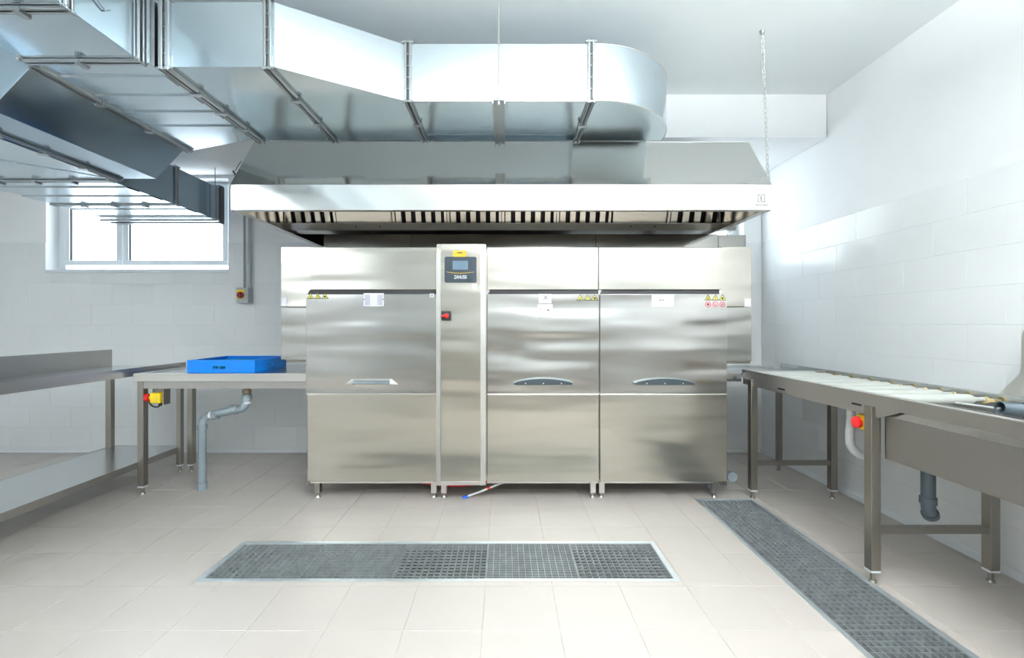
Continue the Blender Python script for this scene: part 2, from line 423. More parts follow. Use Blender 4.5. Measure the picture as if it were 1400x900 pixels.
# stainless base cabinets along the front wall, added to give the steel dark bands to reflect
for i in range(4):
    xq = -1.75+i*.98
    t = thing('base_cabinet', 'stainless base cabinet by the front wall, ' + ['next to the door', 'second from the door', 'third from the door', 'farthest from the door'][i], 'cabinet', (xq+.48, YF+.35, 0), 'base cabinets at the front wall')
    MB().box(xq, xq+.96, YF+.01, YF+.62, .1, .86).build('cabinet_body', SS_DARK, t, bevel=.004)
    MB().box(xq, xq+.96, YF+.01, YF+.65, .861, .9).build('worktop', SS_TOP, t, bevel=.003)
    for q in (xq+.01, xq+.485):
        d_ = MB().box(q, q+.465, YF+.621, YF+.64, .12, .85).build('cabinet_door', SS_DARK, t, bevel=.003)
        MB().cyl((q+.42, YF+.66, .65), (q+.42, YF+.66, .8), .006, 8).build('handle', SS_L, d_)
    for q in (xq+.05, xq+.91):
        for yq in (YF+.08, YF+.55): MB().cyl((q, yq, 0), (q, yq, .1), .02, 12).build('leg', SS_DARK, t)

# ------------------------------------------------------------------ floor drains
def drain(name, label, o, inner, wall=.008):
    x0, x1, y0, y1 = o; a0, a1, b0, b1 = inner
    t = thing(name, label, 'floor drain', ((x0+x1)/2, (y0+y1)/2, -.12))
    f = MB()
    for q in sub([(x0, x1, y0, y1)], (a0, a1, b0, b1)): f.box(q[0], q[1], q[2], q[3], -.035, .0015)
    f.build('drain_frame', GFRAME, t, bevel=.0015)
    m = MB(); m.box(x0, x1, y0, y1, -.13, -.122)
    m.box(x0, x0+.012, y0, y1, -.122, -.035); m.box(x1-.012, x1, y0, y1, -.122, -.035)
    m.box(x0+.012, x1-.012, y0, y0+.012, -.122, -.035); m.box(x0+.012, x1-.012, y1-.012, y1, -.122, -.035)
    m.box(x0+.012, x0+.035, y0, y1, -.040, -.036); m.box(x1-.035, x1-.012, y0, y1, -.040, -.036)
    m.box(x0, x1, y0+.012, y0+.035, -.040, -.036); m.box(x0, x1, y1-.035, y1-.012, -.040, -.036)
    m.build('trough', TROUGH, t)
    return t
I1 = (-1.482, .832, 2.303, 2.673); I2 = (1.386, 1.756, 1.226, 3.336)
drain('floor_drain', 'long rectangular floor drain channel with pale steel frame in front of the dishwasher', D1, I1)
drain('floor_drain', 'long floor drain channel running along the right side beside the roller table', D2, I2)
def grating(x0, x1, y0, y1, nx, ny, label, group, dz=0., style=0):
    cx, cy = (x0+x1)/2, (y0+y1)/2
    t = thing('drain_grating', label, 'grating', (cx, cy, -.03), group)
    zt = -.003+dz; zb = zt-.032
    f = MB(); e = .003
    f.box(x0, x1, y0, y0+e, zb, zt); f.box(x0, x1, y1-e, y1, zb, zt); f.box(x0, x0+e, y0+e, y1-e, zb, zt); f.box(x1-e, x1, y0+e, y1-e, zb, zt)
    f.build('edge_frame', GRATE, t)
    b = MB(); deep, shallow = .030, .009
    dx, dy = (deep, shallow) if style == 0 else (shallow, deep)
    if style == 2: dx = dy = .026
    for i in range(1, nx):
        q = x0+(x1-x0)*i/nx; b.box(q-.0013, q+.0013, y0+e, y1-e, zt-dx, zt-.0006)
    b.build('bearing_bars', GRATE, t)
    c = MB()
    for i in range(1, ny):
        q = y0+(y1-y0)*i/ny; c.box(x0+e, x1-e, q-.0013, q+.0013, zt-dy, zt)
    c.build('cross_bars', GRATE, t)
ORD = ['leftmost', 'second from left', 'middle', 'second from right', 'rightmost']
for k in range(5):
    a = I1[0]+.4628*k
    grating(a+.0015, a+.4613, I1[2]+.001, I1[3]-.001, 14, 12 if k != 3 else 16,
            '%s steel mesh grating of the drain in front of the dishwasher' % ORD[k], 'gratings of the centre drain', -.0025 if k in (0,) else 0, [2, 1, 0, 1, 0][k])
yy = [3.334, 2.896, 2.408, 1.920, 1.432, 1.228]
lab = ['farthest steel mesh grating of the right drain, by the dishwasher corner', 'second farthest steel mesh grating of the right drain',
       'third steel mesh grating of the right drain, beside the near roller table leg', 'nearest fully visible steel mesh grating at the bottom right of the right drain', 'short end grating of the right drain below the frame']
for k in range(5):
    n = max(5, round((yy[k]-yy[k+1])/.033))
    grating(I2[0]+.001, I2[1]-.001, yy[k+1]+.0015, yy[k]-.0015, 12, n, lab[k], 'gratings of the right drain', -.001*(k % 2), 2)

# ------------------------------------------------------------------ dishwasher
YM = 3.34
mc = thing('rack_conveyor_dishwasher', 'large stainless steel conveyor dishwasher with three lift doors under the extraction hood', 'dishwasher', (0.08, 3.8, 0))
xL, xR_ = X(418, YM), X(994, YM)
# carcass
MB().box(xL+.02, xR_-.02, YM+.035, 4.25, .13, 1.79).build('carcass', SS, mc)
zt = Z(338, YM)
zg0, zg1 = Z(396, YM), Z(402, YM); zs = Z(538.5, YM); zbt = Z(659, YM)
secs = [(418, 597.5, 424, 597.5), (666, 819, 666, 818), (820.5, 994, 819, 988)]
handles = [(472, 545), (702, 783), (866, 948)]
for i, (a, b, ua, ub) in enumerate(secs):
    MB().box(X(ua, YM), X(ub, YM), YM+.006, YM+.034, zg0, zt).build('upper_panel', SS_A, mc, bevel=.003)
    gp = MB(); gp.prism_y([(X(a+1, YM), zg1), (X(b if i < 2 else 985, YM), zg1), (X(b if i < 2 else 985, YM), zg0), (X(a+4, YM), zg0)], YM+.020, YM+.035)
    gp.build('vent_gap', DARK, mc)  # dark strip filling the gap in place of its shade
    d = MB().box(X(a, YM), X(b, YM), YM, YM+.034, zs+.002, zg1-.0005).build('door', SS_B, mc, bevel=.004)
    MB().box(X(a+(2 if i == 0 else 0), YM), X(b, YM), YM+.001, YM+.034, zbt, zs-.003).build('lower_panel', SS_A, mc, bevel=.004)
    B(X(a, YM), X(b, YM), YM+.004, YM+.03, zs-.003, zs+.002).build('seam_trim', SS_L, mc)
    h0, h1 = X(handles[i][0], YM), X(handles[i][1], YM); z0, z1 = Z(526, YM), Z(518, YM)
    if i == 0:   # recessed trapezoid grip
        fr = MB()
        o = [(h0, z0), (h1, z0), (h1-.05, z1), (h0+.05, z1)]; n_ = [(h0+.06, z0+.006), (h1-.06, z0+.006), (h1-.065, z1-.012), (h0+.065, z1-.012)]
        for k in range(4):
            p, q = o[k], o[(k+1) % 4]; r_, s2 = n_[(k+1) % 4], n_[k]
            fr.hexa([(p[0], YM-.001, p[1]), (q[0], YM-.001, q[1]), (r_[0], YM-.008, r_[1]), (s2[0], YM-.008, s2[1])],
                    [(p[0], YM+.002, p[1]), (q[0], YM+.002, q[1]), (r_[0], YM+.002, r_[1]), (s2[0], YM+.002, s2[1])])
        fr.build('handle', SS_L, d)
        MB().prism_y(n_, YM-.003, YM).build('grip_recess', PVCG, d)
    else:
        top = []; N = 16
        for k in range(N+1):
            t_ = k/N; top.append((h0+(h1-h0)*t_, z0+.012+(z1-z0-.010)*math.sin(PI*t_)**.7))
        MB().prism_y([(h0+.01, z0), (h1-.01, z0)]+top[::-1], YM-.032, YM-.001).build('handle', CHAR, d, bevel=.004)
        for t_ in (.2, .5, .8):
            xx = h0+(h1-h0)*t_; MB().cyl((xx, YM-.0345, z0+.012), (xx, YM-.031, z0+.012), .0045, 10).build('screw', SS_L, d)
        hl = MB()
        for k in range(N):
            (xa, za), (xb, zb) = top[k], top[k+1]
            hl.hexa([(xa, YM-.036, za+.001), (xb, YM-.036, zb+.001), (xb, YM-.036, zb+.006), (xa, YM-.036, za+.006)],
                    [(xa, YM-.001, za+.001), (xb, YM-.001, zb+.001), (xb, YM-.001, zb+.006), (xa, YM-.001, za+.006)])
        hl.build('handle_rim', steel('handle_rim', (.45, .52, .56), .3), d)
    for k, q in enumerate((a+12, b-5)):   # square legs with adjustable feet
        if i == 1 and k == 0: q = 606
        if i == 0 and k == 0: q = 431
        if i == 2 and k == 1: q = 981
        if i == 0 and k == 1: q = 592
        if i == 2 and k == 0: q = 824
        if i == 1 and k == 1: q = 812
        for yq in (YM+.03, 4.15):
            lg = MB().box(X(q, YM)-.02, X(q, YM)+.02, yq, yq+.045, .035, .13).build('leg', SS_L if k or i else SS_DARK, mc, bevel=.002)
            MB().cyl((X(q, YM), yq+.022, .012), (X(q, YM), yq+.022, .04), .011, 12).cyl((X(q, YM), yq+.022, 0), (X(q, YM), yq+.022, .014), .02, 16, .015).build('foot', SS, lg)
# bottom hem (bright folded edge) and corner bits
MB().box(xL+.03, X(597, YM), YM+.004, YM+.03, zbt-.012, zbt).box(X(666, YM), X(818, YM), YM+.004, YM+.03, zbt-.012, zbt).box(X(822, YM), xR_-.05, YM+.004, YM+.03, zbt-.012, zbt).build('bottom_hem', SS_L, mc)
MB().box(xL, xL+.02, YM, YM+.03, zbt-.02, zbt).box(xR_-.04, xR_, YM, YM+.03, zbt-.025, zbt).build('corner_bracket', SS_DARK, mc)
# control column
YC = 3.285
ca, cb = X(596.5, YC), X(664, YC); cz0, cz1 = Z(664, YC), Z(333.5, YC)
cc = MB()
cc.prism_z([(ca, YC+.055), (ca, YC+.009), (ca+.035, YC), (cb-.04, YC), (cb, YC+.009), (cb, YC+.055)], cz0+.028, cz1)
col = cc.build('control_column', SS_A, mc, bevel=.002)
for p_, q_, u_, v_, zz in ((ca-.001, ca+.030, YC+.008, YC-.001, cz1-.055), (cb-.036, cb+.001, YC-.001, YC+.008, cz1-.004)):
    MB().hexa([(p_, u_, cz0), (q_, v_, cz0), (q_, v_, zz), (p_, u_, zz)], [(p_, u_-.003, cz0), (q_, v_-.003, cz0), (q_, v_-.003, zz), (p_, u_-.003, zz)]).build('column_edge_strip', SS_L, col)
MB().box(ca+.01, cb-.01, YC+.0, YC+.05, cz0, cz0+.028).build('column_plinth', SS_L, col, bevel=.002)
# display
def rrect(x0, x1, z0, z1, r, n=5):
    p = []
    for cx, cz, a0 in ((x1-r, z0+r, -90), (x1-r, z1-r, 0), (x0+r, z1-r, 90), (x0+r, z0+r, 180)):
        for k in range(n+1):
            a = math.radians(a0+90*k/n); p.append((cx+r*math.cos(a), cz+r*math.sin(a)))
    return p
YD = YC-.001
MB().prism_y(rrect(X(608, YD), X(651.5, YD), Z(386.5, YD), Z(351.5, YD), .012), YD-.010, YD).build('control_display', PANELC, col, bevel=.002)
B(X(619, YD), X(640, YD), YD-.0115, YD-.009, Z(369, YD), Z(357, YD)).build('lcd_screen', SCREENC, col)
cu = MB()
for k in range(16):
    t0, t1 = k/16, (k+1)/16
    f = lambda t: (X(611+37*t, YD), Z(372.3+1.6*math.sin(PI*t), YD))
    (a, za), (b, zb) = f(t0), f(t1)
    cu.hexa([(a, YD-.011, za-.0016*math.sin(PI*t0)), (b, YD-.011, zb-.0016*math.sin(PI*t1)), (b, YD-.011, zb+.0016), (a, YD-.011, za+.0016)],
            [(a, YD-.009, za-.0016*math.sin(PI*t0)), (b, YD-.009, zb-.0016*math.sin(PI*t1)), (b, YD-.009, zb+.0016), (a, YD-.009, za+.0016)])
cu.build('gold_curve', GOLD, col)
text('ZANUSSI', 'maker_lettering', .034, (X(629.7, YD), YD-.011, Z(379.3, YD)), WHITE, col, sx=.66, bold=.0003)
MB().prism_y(rrect(X(619.5, YD), X(637.5, YD), Z(351.3, YD), Z(343, YD), .008), YD-.003, YD).build('yellow_sticker', GOLD, col)
B(X(625, YD), X(632, YD), YD-.004, YD-.002, Z(346.7, YD), Z(345.2, YD)).build('sticker_print', BLACK, col)
MB().prism_y(rrect(X(645, YD), X(652, YD), Z(395, YD), Z(388, YD), .004), YD-.0015, YD).build('small_sticker', WHITE, col)
MB().prism_y([(X(647, YD), Z(393.5, YD)), (X(647.6, YD), Z(393.8, YD)), (X(650.5, YD), Z(389.8, YD)), (X(649.8, YD), Z(389.5, YD))], YD-.002, YD-.001).build('sticker_print', PALEGREY, col)
MB().box(X(603.8, YD), X(617, YD), YD-.02, YD, Z(438.5, YD), Z(425.5, YD)).build('rotary_switch_plate', BLACK, col, bevel=.004)
MB().cyl((X(611, YD), YD-.02, Z(432, YD)), (X(611, YD), YD-.034, Z(432, YD)), .016, 20).prism_y(rrect(X(605, YD), X(613.5, YD), Z(433.6, YD), Z(430.6, YD), .005), YD-.045, YD-.034).build('switch_knob', RED, col, bevel=.002)
# stickers on doors
def put(name, px0, px1, py0, py1, mat, Y=YM, t=.001):
    return B(X(px0, Y), X(px1, Y), Y-t, Y+.0005, Z(py1, Y), Z(py0, Y)).build(name, mat, mc)
def tri(px, py, kind):   # centre-bottom of a warning triangle, 9 px wide
    Y = YM; cx = X(px, Y); zb = Z(py, Y); hw = .0255; h = .044
    MB().prism_y([(cx-hw, zb), (cx+hw, zb), (cx, zb+h)], Y-.0008, Y+.0005).build('warning_border', BLACK, mc)
    MB().prism_y([(cx-hw*.78, zb+.0045), (cx+hw*.78, zb+.0045), (cx, zb+h*.86)], Y-.0014, Y-.0007).build('warning_triangle', WARNY, mc)
    g = MB(); z = zb+.015
    if kind == 0:
        for k in (-1, 0, 1): g.prism_y([(cx+k*.006-.001, z-.006), (cx+k*.006+.001, z-.006), (cx+k*.006+.002, z+.007), (cx+k*.006, z+.007)], Y-.0018, Y-.0013)
        g.box(cx-.009, cx+.009, Y-.0018, Y-.0013, z-.009, z-.007)
    elif kind == 1:
        g.prism_y([(cx-.003, z), (cx+.001, z+.001), (cx-.001, z-.009), (cx+.004, z+.004), (cx, z+.004), (cx+.003, z+.013), (cx-.001, z+.013)][::1], Y-.0018, Y-.0013)
    else:
        g.cyl((cx, Y-.0018, z), (cx, Y-.0013, z), .0075, 12); g.box(cx-.011, cx+.011, Y-.0018, Y-.0013, z-.002, z+.001)
    g.build('warning_symbol', BLACK, mc)
for k, q in enumerate((424.5, 434.3, 444.3)): tri(q, 408.8, k)
for k, q in enumerate((793.2, 803.3, 813)): tri(q, 410.8, k)
for k, q in enumerate((968, 978, 987.5)):
    tri(q, 410.8, k)
    cx, cz = X(q, YM), Z(416.3, YM); ring = MB(); n = 24
    for j in range(n):
        a0, a1 = 2*PI*j/n, 2*PI*(j+1)/n
        P = lambda a, r, y: (cx+r*math.cos(a), y, cz+r*math.sin(a))
        ring.hexa([P(a0, .0155, YM-.001), P(a1, .0155, YM-.001), P(a1, .0205, YM-.001), P(a0, .0205, YM-.001)],
                  [P(a0, .0155, YM), P(a1, .0155, YM), P(a1, .0205, YM), P(a0, .0205, YM)])
    ring.prism_y([(cx-.012, cz+.010), (cx-.010, cz+.012), (cx+.012, cz-.010), (cx+.010, cz-.012)], YM-.001, YM)
    ring.build('prohibition_ring', REDP, mc)
    g = MB()
    if k == 0: g.cyl((cx, YM-.0014, cz), (cx, YM, cz), .008, 10)
    elif k == 1: g.box(cx-.006, cx-.003, YM-.0014, YM, cz-.008, cz+.005).box(cx+.001, cx+.008, YM-.0014, YM, cz-.008, cz-.004)
    else: g.prism_y([(cx-.008, cz-.006), (cx-.005, cz-.008), (cx+.008, cz+.005), (cx+.005, cz+.008)], YM-.0014, YM)
    g.build('prohibition_symbol', DRED, mc)
put('instruction_sticker', 497, 525, 401, 419, WHITE)
put('sticker_print', 499, 506, 403, 417.5, PALEGREY, t=.0016); put('sticker_print', 516, 523, 403, 417.5, PALEGREY, t=.0016)
put('sticker_print', 496.5, 498.6, 409, 410, BLACK, t=.0018); put('sticker_print', 523, 525, 409, 410, BLACK, t=.0018)
put('small_sticker', 587.5, 593.5, 401.5, 407, WHITE); put('sticker_print', 589, 592, 402.5, 405.8, PALEGREY, t=.0016)
put('instruction_sticker', 736.5, 754, 402, 415, WHITE); put('instruction_sticker', 735.5, 755.5, 416, 433.5, WHITE)
xm = MB(); cx, cz = X(746, YM), Z(407, YM)
for k_ in (1, -1):
    a_ = [(-.015, -.0125), (-.0125, -.015), (.015, .0125), (.0125, .015)]
    xm.prism_y([(cx+u_*k_, cz+v_) for u_, v_ in a_][::k_], YM-.0022, YM-.0008)
xm.build('cross_mark', BLACK, mc)
put('sticker_print', 748, 751, 423.5, 424.7, BLACK, t=.0016); put('sticker_print', 738, 738.7, 420, 424, PALEGREY, t=.0016); put('sticker_print', 751, 752, 429, 430.5, PALEGREY, t=.0016)
put('instruction_sticker', 891, 921.5, 402.5, 419.5, WHITE); put('sticker_print', 901, 903.6, 410, 411, BLACK, t=.0016); put('sticker_print', 905, 907.2, 410, 411, BLACK, t=.0016); put('sticker_print', 903.5, 905, 410.4, 410.7, PALEGREY, t=.0016)
# entry and exit vestibules
YV = 3.42
for a, b, zb_, nm in ((X(384, YV), X(424, YM)-.002, Z(492, YV), 'entry_hood'), (X(988, YM)+.002, X(1027.5, YV), Z(494, YV), 'exit_hood')):
    v = MB().box(a, b, YV, 4.15, Z(420, YV)+.0015, Z(337.5, YV)).build(nm, SS_A, mc, bevel=.003)
    MB().box(a, b, YV-.001, 4.15, zb_, Z(420, YV)-.0015).build('hood_skirt', SS_B, v, bevel=.003)
    MB().box(a+.03, b, YV+.02, 4.12, zb_-.02, zb_).build('skirt_rim', SS_DARK, v)
v = MB(); v.prism_x([(3.45, .93), (4.1, .93), (4.1, 1.0), (3.45, 1.0)], X(384, YV)+.05, X(384, YV)+.22)
B(X(384, YV), X(392.5, YV), YV-.0012, YV, Z(418.5, YV), Z(407, YV)).build('white_sticker', WHITE, mc)
B(X(1018, YV), X(1026.5, YV), YV-.0012, YV, Z(419.5, YV), Z(408.5, YV)).build('white_sticker', WHITE, mc)
# rear extraction casing on top
YR = 3.75
segs = [-1.45, X(562, YR), X(815, YR), X(982, YR), X(1020, YR)]
for k in range(4):
    MB().box(segs[k]+.001, segs[k+1]-.001, YR, 4.3, 1.80, 1.25+123.5*YR/640-(0 if k < 3 else .005)).build('rear_casing', CASING, mc, bevel=.002)

# things under the dishwasher
def pipe_under():
    t = thing('waste_pipe', 'grey plastic waste pipe stub under the left end of the dishwasher', 'pipe', (X(516, 3.7), 3.7, 0))
    x = X(516, 3.7)
    MB().tube([(x, 3.7, 0), (x, 3.7, .09)], .025, 16).build('pipe_stub', PVCG, t)
    MB().cyl((x, 3.7, .02), (x, 3.7, .05), .031, 16).build('coupling', PVCG, t)
    MB().tube([(x, 3.7, .088), (x-.4, 3.7, .098), (X(440, 3.6), 3.7, .10)], .014, 10).build('side_pipe', PVCG, t)
    t = thing('waste_pipe', 'short grey waste pipe stub under the right end of the dishwasher', 'pipe', (X(969, 3.6), 3.6, 0))
    x = X(969, 3.6)
    MB().tube([(x, 3.6, .0), (x, 3.6, .115)], .025, 16).build('pipe_stub', PVCG, t)
    MB().cyl((x, 3.6, .02), (x, 3.6, .05), .032, 16).build('coupling', PVCG, t)
    t = tag(MB().tube([(X(992, 3.5), 3.5, .14), (X(993, 3.5), 3.42, .14)], .03, 18).cyl((X(993, 3.5), 3.45, .14), (X(993, 3.5), 3.405, .14), .036, 18).build('waste_pipe', PVCG), 'grey round pipe end at the lower right corner of the dishwasher', 'pipe')
pipe_under()
def sag(p0, p1, d, n=14):
    p0 = Vector(p0); p1 = Vector(p1)
    return [p0.lerp(p1, i/n)-Vector((0, 0, d*4*(i/n)*(1-i/n))) for i in range(n+1)]
tag(MB().tube(sag((X(563, 3.5), 3.5, Z(656, 3.5)), (X(680, 3.5), 3.5, Z(656, 3.5)), .045), .010, 10).build('red_hose', RED), 'red hose sagging under the control column of the dishwasher', 'hose')
t = thing('inlet_hose', 'white braided hose with blue end lying under the dishwasher beside the control column', 'hose', (X(640, 3.4), 3.4, 0))
P0 = Vector((X(700, 3.42), 3.42, Z(655, 3.42))); P1 = Vector((X(640, 3.38), 3.38, Z(678.5, 3.38)))
MB().tube([P0, P0.lerp(P1, .35), P0.lerp(P1, .7)+Vector((0, 0, -.003)), P1], .008, 10).build('hose_body', HOSE, t)
MB().tube([P0.lerp(P1, .5)+Vector((0, 0, .0)), P0.lerp(P1, .57)], .0095, 10).build('red_band', RED, t)
dv = (P1-P0).normalized()
MB().tube([P1, P1+dv*.04], .013, 10).build('blue_fitting', BHOSE, t)
tag(MB().tube([(X(698, 3.5), 3.5, .103), (X(698, 3.5), 3.6, .103)], .014, 14).build('pipe_end', BLACK), 'small black pipe end under the middle of the dishwasher', 'pipe')

# ------------------------------------------------------------------ extraction hood
hd = thing('extraction_hood', 'wide stainless steel extraction hood with slanted front above the dishwasher', 'extractor hood', (0, 3.8, 1.986))
YH = 3.0; hx0, hx1 = X(315, YH), X(1055, YH); hz0, hz1 = Z(287.5, YH), Z(252, YH)
YT = 3.28; hzT = Z(194.5, YT); HB = 4.55
th = .012
B(hx0, hx1, YH, YH+th, hz0, hz1).build('front_band', SS_HOOD, hd, bevel=.003)
B(hx0+th, hx1-th, YH+th+.0005, YH+.05, hz0+.006, hz1-.004).build('inner_channel', SS_DARK, hd)  # dark box added to darken what the rear casing reflects
prof = [(YH, hz1), (YH+th, hz1), (YT+th, hzT), (YT, hzT)]
MB().prism_x(prof, hx0, hx1).build('slanted_front', SS_HOOD, hd)
B(hx0, hx1, YT, HB, hzT, hzT+.004).build('hood_top', SS_HOOD, hd)
for x0, x1 in ((hx0, hx0+th), (hx1-th, hx1)):
    MB().prism_x([(YH+th, hz0), (HB, hz0), (HB, hzT), (YT+th, hzT), (YH+th, hz1)], x0, x1).build('side_panel', SS_HOOD, hd)
B(hx0+th, hx1-th, HB-.01, HB, hz0, hzT).build('rear_panel', SS_HOOD, hd)
# bottom flange lips
MB().box(hx0, hx1, YH+th, YH+.04, hz0, hz0+.004).box(hx0+th, hx0+.05, YH+.04, HB, hz0, hz0+.004).box(hx1-.05, hx1-th, YH+.04, HB, hz0, hz0+.004).build('bottom_lip', SS, hd)
# filter plane: from (Ya, za) to (Yb, zb)
Ya, za, Yb_, zb_ = 3.61, 2.40, 3.75, 2.055
fa, fb = X(381, 3.75), X(1003, 3.75)
# gutter under the filters
MB().prism_x([(3.70, 2.055), (3.70, 2.05), (3.74, 2.004), (3.90, 2.004), (3.90, 2.055), (3.88, 2.055), (3.88, 2.012), (3.745, 2.012), (3.712, 2.055)][::-1], fa-.02, fb+.01).build('grease_gutter', SS_L, hd, bevel=.001)
rv = MB()
for q in (487, 520, 862, 895): rv.cyl((X(q, 3.72), 3.715, 2.030), (X(q, 3.72), 3.725, 2.034), .006, 10)
rv.build('rivets', DARK, hd)
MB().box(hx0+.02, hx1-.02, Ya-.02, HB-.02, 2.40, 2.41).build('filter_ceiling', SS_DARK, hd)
MB().box(hx0+.02, fa-.01, 3.70, 3.71, 2.05, 2.40).box(fb, hx1-.02, 3.70, 3.71, 2.05, 2.40).build('end_blank', SS, hd)
def fpt(x, t, out):   # point on the filter slope: t 0 top .. 1 bottom, out = towards viewer/down
    ny, nz = -(za-zb_), -(Yb_-Ya); L = math.hypot(ny, nz)
    return (x, Ya+(Yb_-Ya)*t+ny/L*out, za+(zb_-za)*t+nz/L*out)
def slab(m, x0, x1, t0, t1, o0, o1):
    m.hexa([fpt(x0, t0, o0), fpt(x1, t0, o0), fpt(x1, t1, o0), fpt(x0, t1, o0)], [fpt(x0, t0, o1), fpt(x1, t0, o1), fpt(x1, t1, o1), fpt(x0, t1, o1)])
for a, b in ((458.5, 534), (839, 912)):
    m = MB(); slab(m, X(a, 3.7), X(b, 3.7), 0, 1, 0, .012); m.build('blanking_plate', FILT, hd, bevel=.001)
bk = MB(); slab(bk, fa, fb, 0, .995, -.045, -.040); bk.build('filter_backing', DARK, hd)  # dark sheet standing in for the shade behind the baffle slots
mods = [(384, 457.5, 'leftmost baffle filter under the hood, left of the first blank plate')]
names = ['baffle filter just right of the left blank plate in the hood', 'baffle filter above the control column inside the hood',
         'baffle filter left of the gap near the hood centre, right of the control column one', 'baffle filter just left of the right blank plate in the hood']
for k in range(4): mods.append((535.5+75.4*k, 535.5+75.4*(k+1)-1, names[k]))
mods.append((914, 1000, 'rightmost baffle filter under the hood, right of the second blank plate'))
for a, b, l_ in mods:
    x0, x1 = X(a, 3.7), X(b, 3.7)
    t = thing('baffle_filter', l_, 'filter', ((x0+x1)/2, 3.64, 2.06), 'baffle filters in the hood')
    f = MB(); slab(f, x0, x0+.018, 0, 1, -.012, .012); slab(f, x1-.018, x1, 0, 1, -.012, .012)
    slab(f, x0+.018, x1-.018, 0, .05, -.012, .012); slab(f, x0+.018, x1-.018, .985, 1, -.012, .012)
    f.build('filter_frame', FILT, t)
    n = 5; w_ = (x1-x0-.036)
    for k in range(n):
        c0 = x0+.018+w_*(k+.12)/n; c1 = x0+.018+w_*(k+.66)/n
        g = MB(); slab(g, c0, c1, .05, .985, .004, .007); slab(g, c0, c0+.004, .05, .985, -.012, .004); slab(g, c1-.004, c1, .05, .985, -.012, .004)
        g.build('baffle', FILT, t)
# logo on the band
YL = YH-.001
lg = MB(); u = .00469
def lbox(a, b, c, d): lg.box(X(a, YL), X(b, YL), YL-.0012, YL, Z(d, YL), Z(c, YL))
lbox(1036, 1037, 266, 276.5); lbox(1036, 1040, 266, 267); lbox(1036, 1040, 275.5, 276.5); lbox(1045.2, 1046.2, 266, 276.5); lbox(1042, 1046, 266, 267); lbox(1042, 1046, 275.5, 276.5)
lbox(1038.4, 1040.8, 269, 269.8); lbox(1038.4, 1040.8, 272.6, 273.4); lbox(1040.6, 1041.6, 266.6, 276); lbox(1038.2, 1044.5, 270.8, 271.6)
lg.build('logo_emblem', GREY, hd)
text('Electrolux', 'maker_lettering', .018, (X(1041.5, YL), YL-.0008, Z(280.2, YL)), GREY, hd, sx=1.1)
# eye hooks on the hood
def chain(p0, p1, n, label, slack=0.):
    p0 = Vector(p0); p1 = Vector(p1)
    t = thing('hanging_chain', label, 'chain', p1)
    m = MB(); d = (p1-p0)/n; L = d.length; dn = d.normalized(); s1 = dn.cross(Vector((0, 1, 0))).normalized(); s2 = dn.cross(s1)
    for k in range(n):
        c = p0+d*(k+.5); a = s1 if k % 2 else s2; pts = []
        for j in range(11):
            th_ = 2*PI*j/10; pts.append(c+dn*(L*.66)*math.cos(th_)+a*.0085*math.sin(th_))
        m.tube(pts, .0024, 5, caps=False)
    m.build('chain_links', SS_L, t)
    MB().cyl(p0, p0+Vector((0, 0, .02)), .012, 12, .016).build('ceiling_hook', GALVF, t)
    MB().tube([p1+Vector((0, 0, .01)), p1+Vector((.012, 0, 0)), p1+Vector((.006, 0, -.014)), p1+Vector((-.008, 0, -.012))], .003, 8).build('hook', GALVF, t)
chain((X(1042, 2.858), 2.858, 3.025), (X(1050, 3.06), 3.06, Z(243, 3.06)), 30, 'thin steel chain hanging from the ceiling to the right corner of the hood')
t = thing('hanging_chain', 'loose chain end with hook above the left corner of the hood', 'chain', (X(323, 3.2), 3.2, Z(245, 3.2)))
m = MB()
for k in range(4):
    c = Vector((X(320+1.6*k, 3.2), 3.2, Z(236+3*k, 3.2))); a = Vector((.6, 0, .8)) if k % 2 else Vector((.5, .8, -.3))
    b_ = Vector((.5, 0, -.85)); m.tube([c+b_*.012*math.cos(2*PI*j/10)+a*.007*math.sin(2*PI*j/10) for j in range(11)], .0022, 5, caps=False)
m.build('chain_links', RUBBER, t)
MB().tube([(X(320, 3.2), 3.2, Z(236, 3.2)), (X(318, 3.2), 3.2, Z(233.5, 3.2)), (X(321.5, 3.2), 3.2, Z(233.8, 3.2)), (X(324, 3.3), 3.35, 2.42)], .0025, 6).build('hook', RUBBER, t)

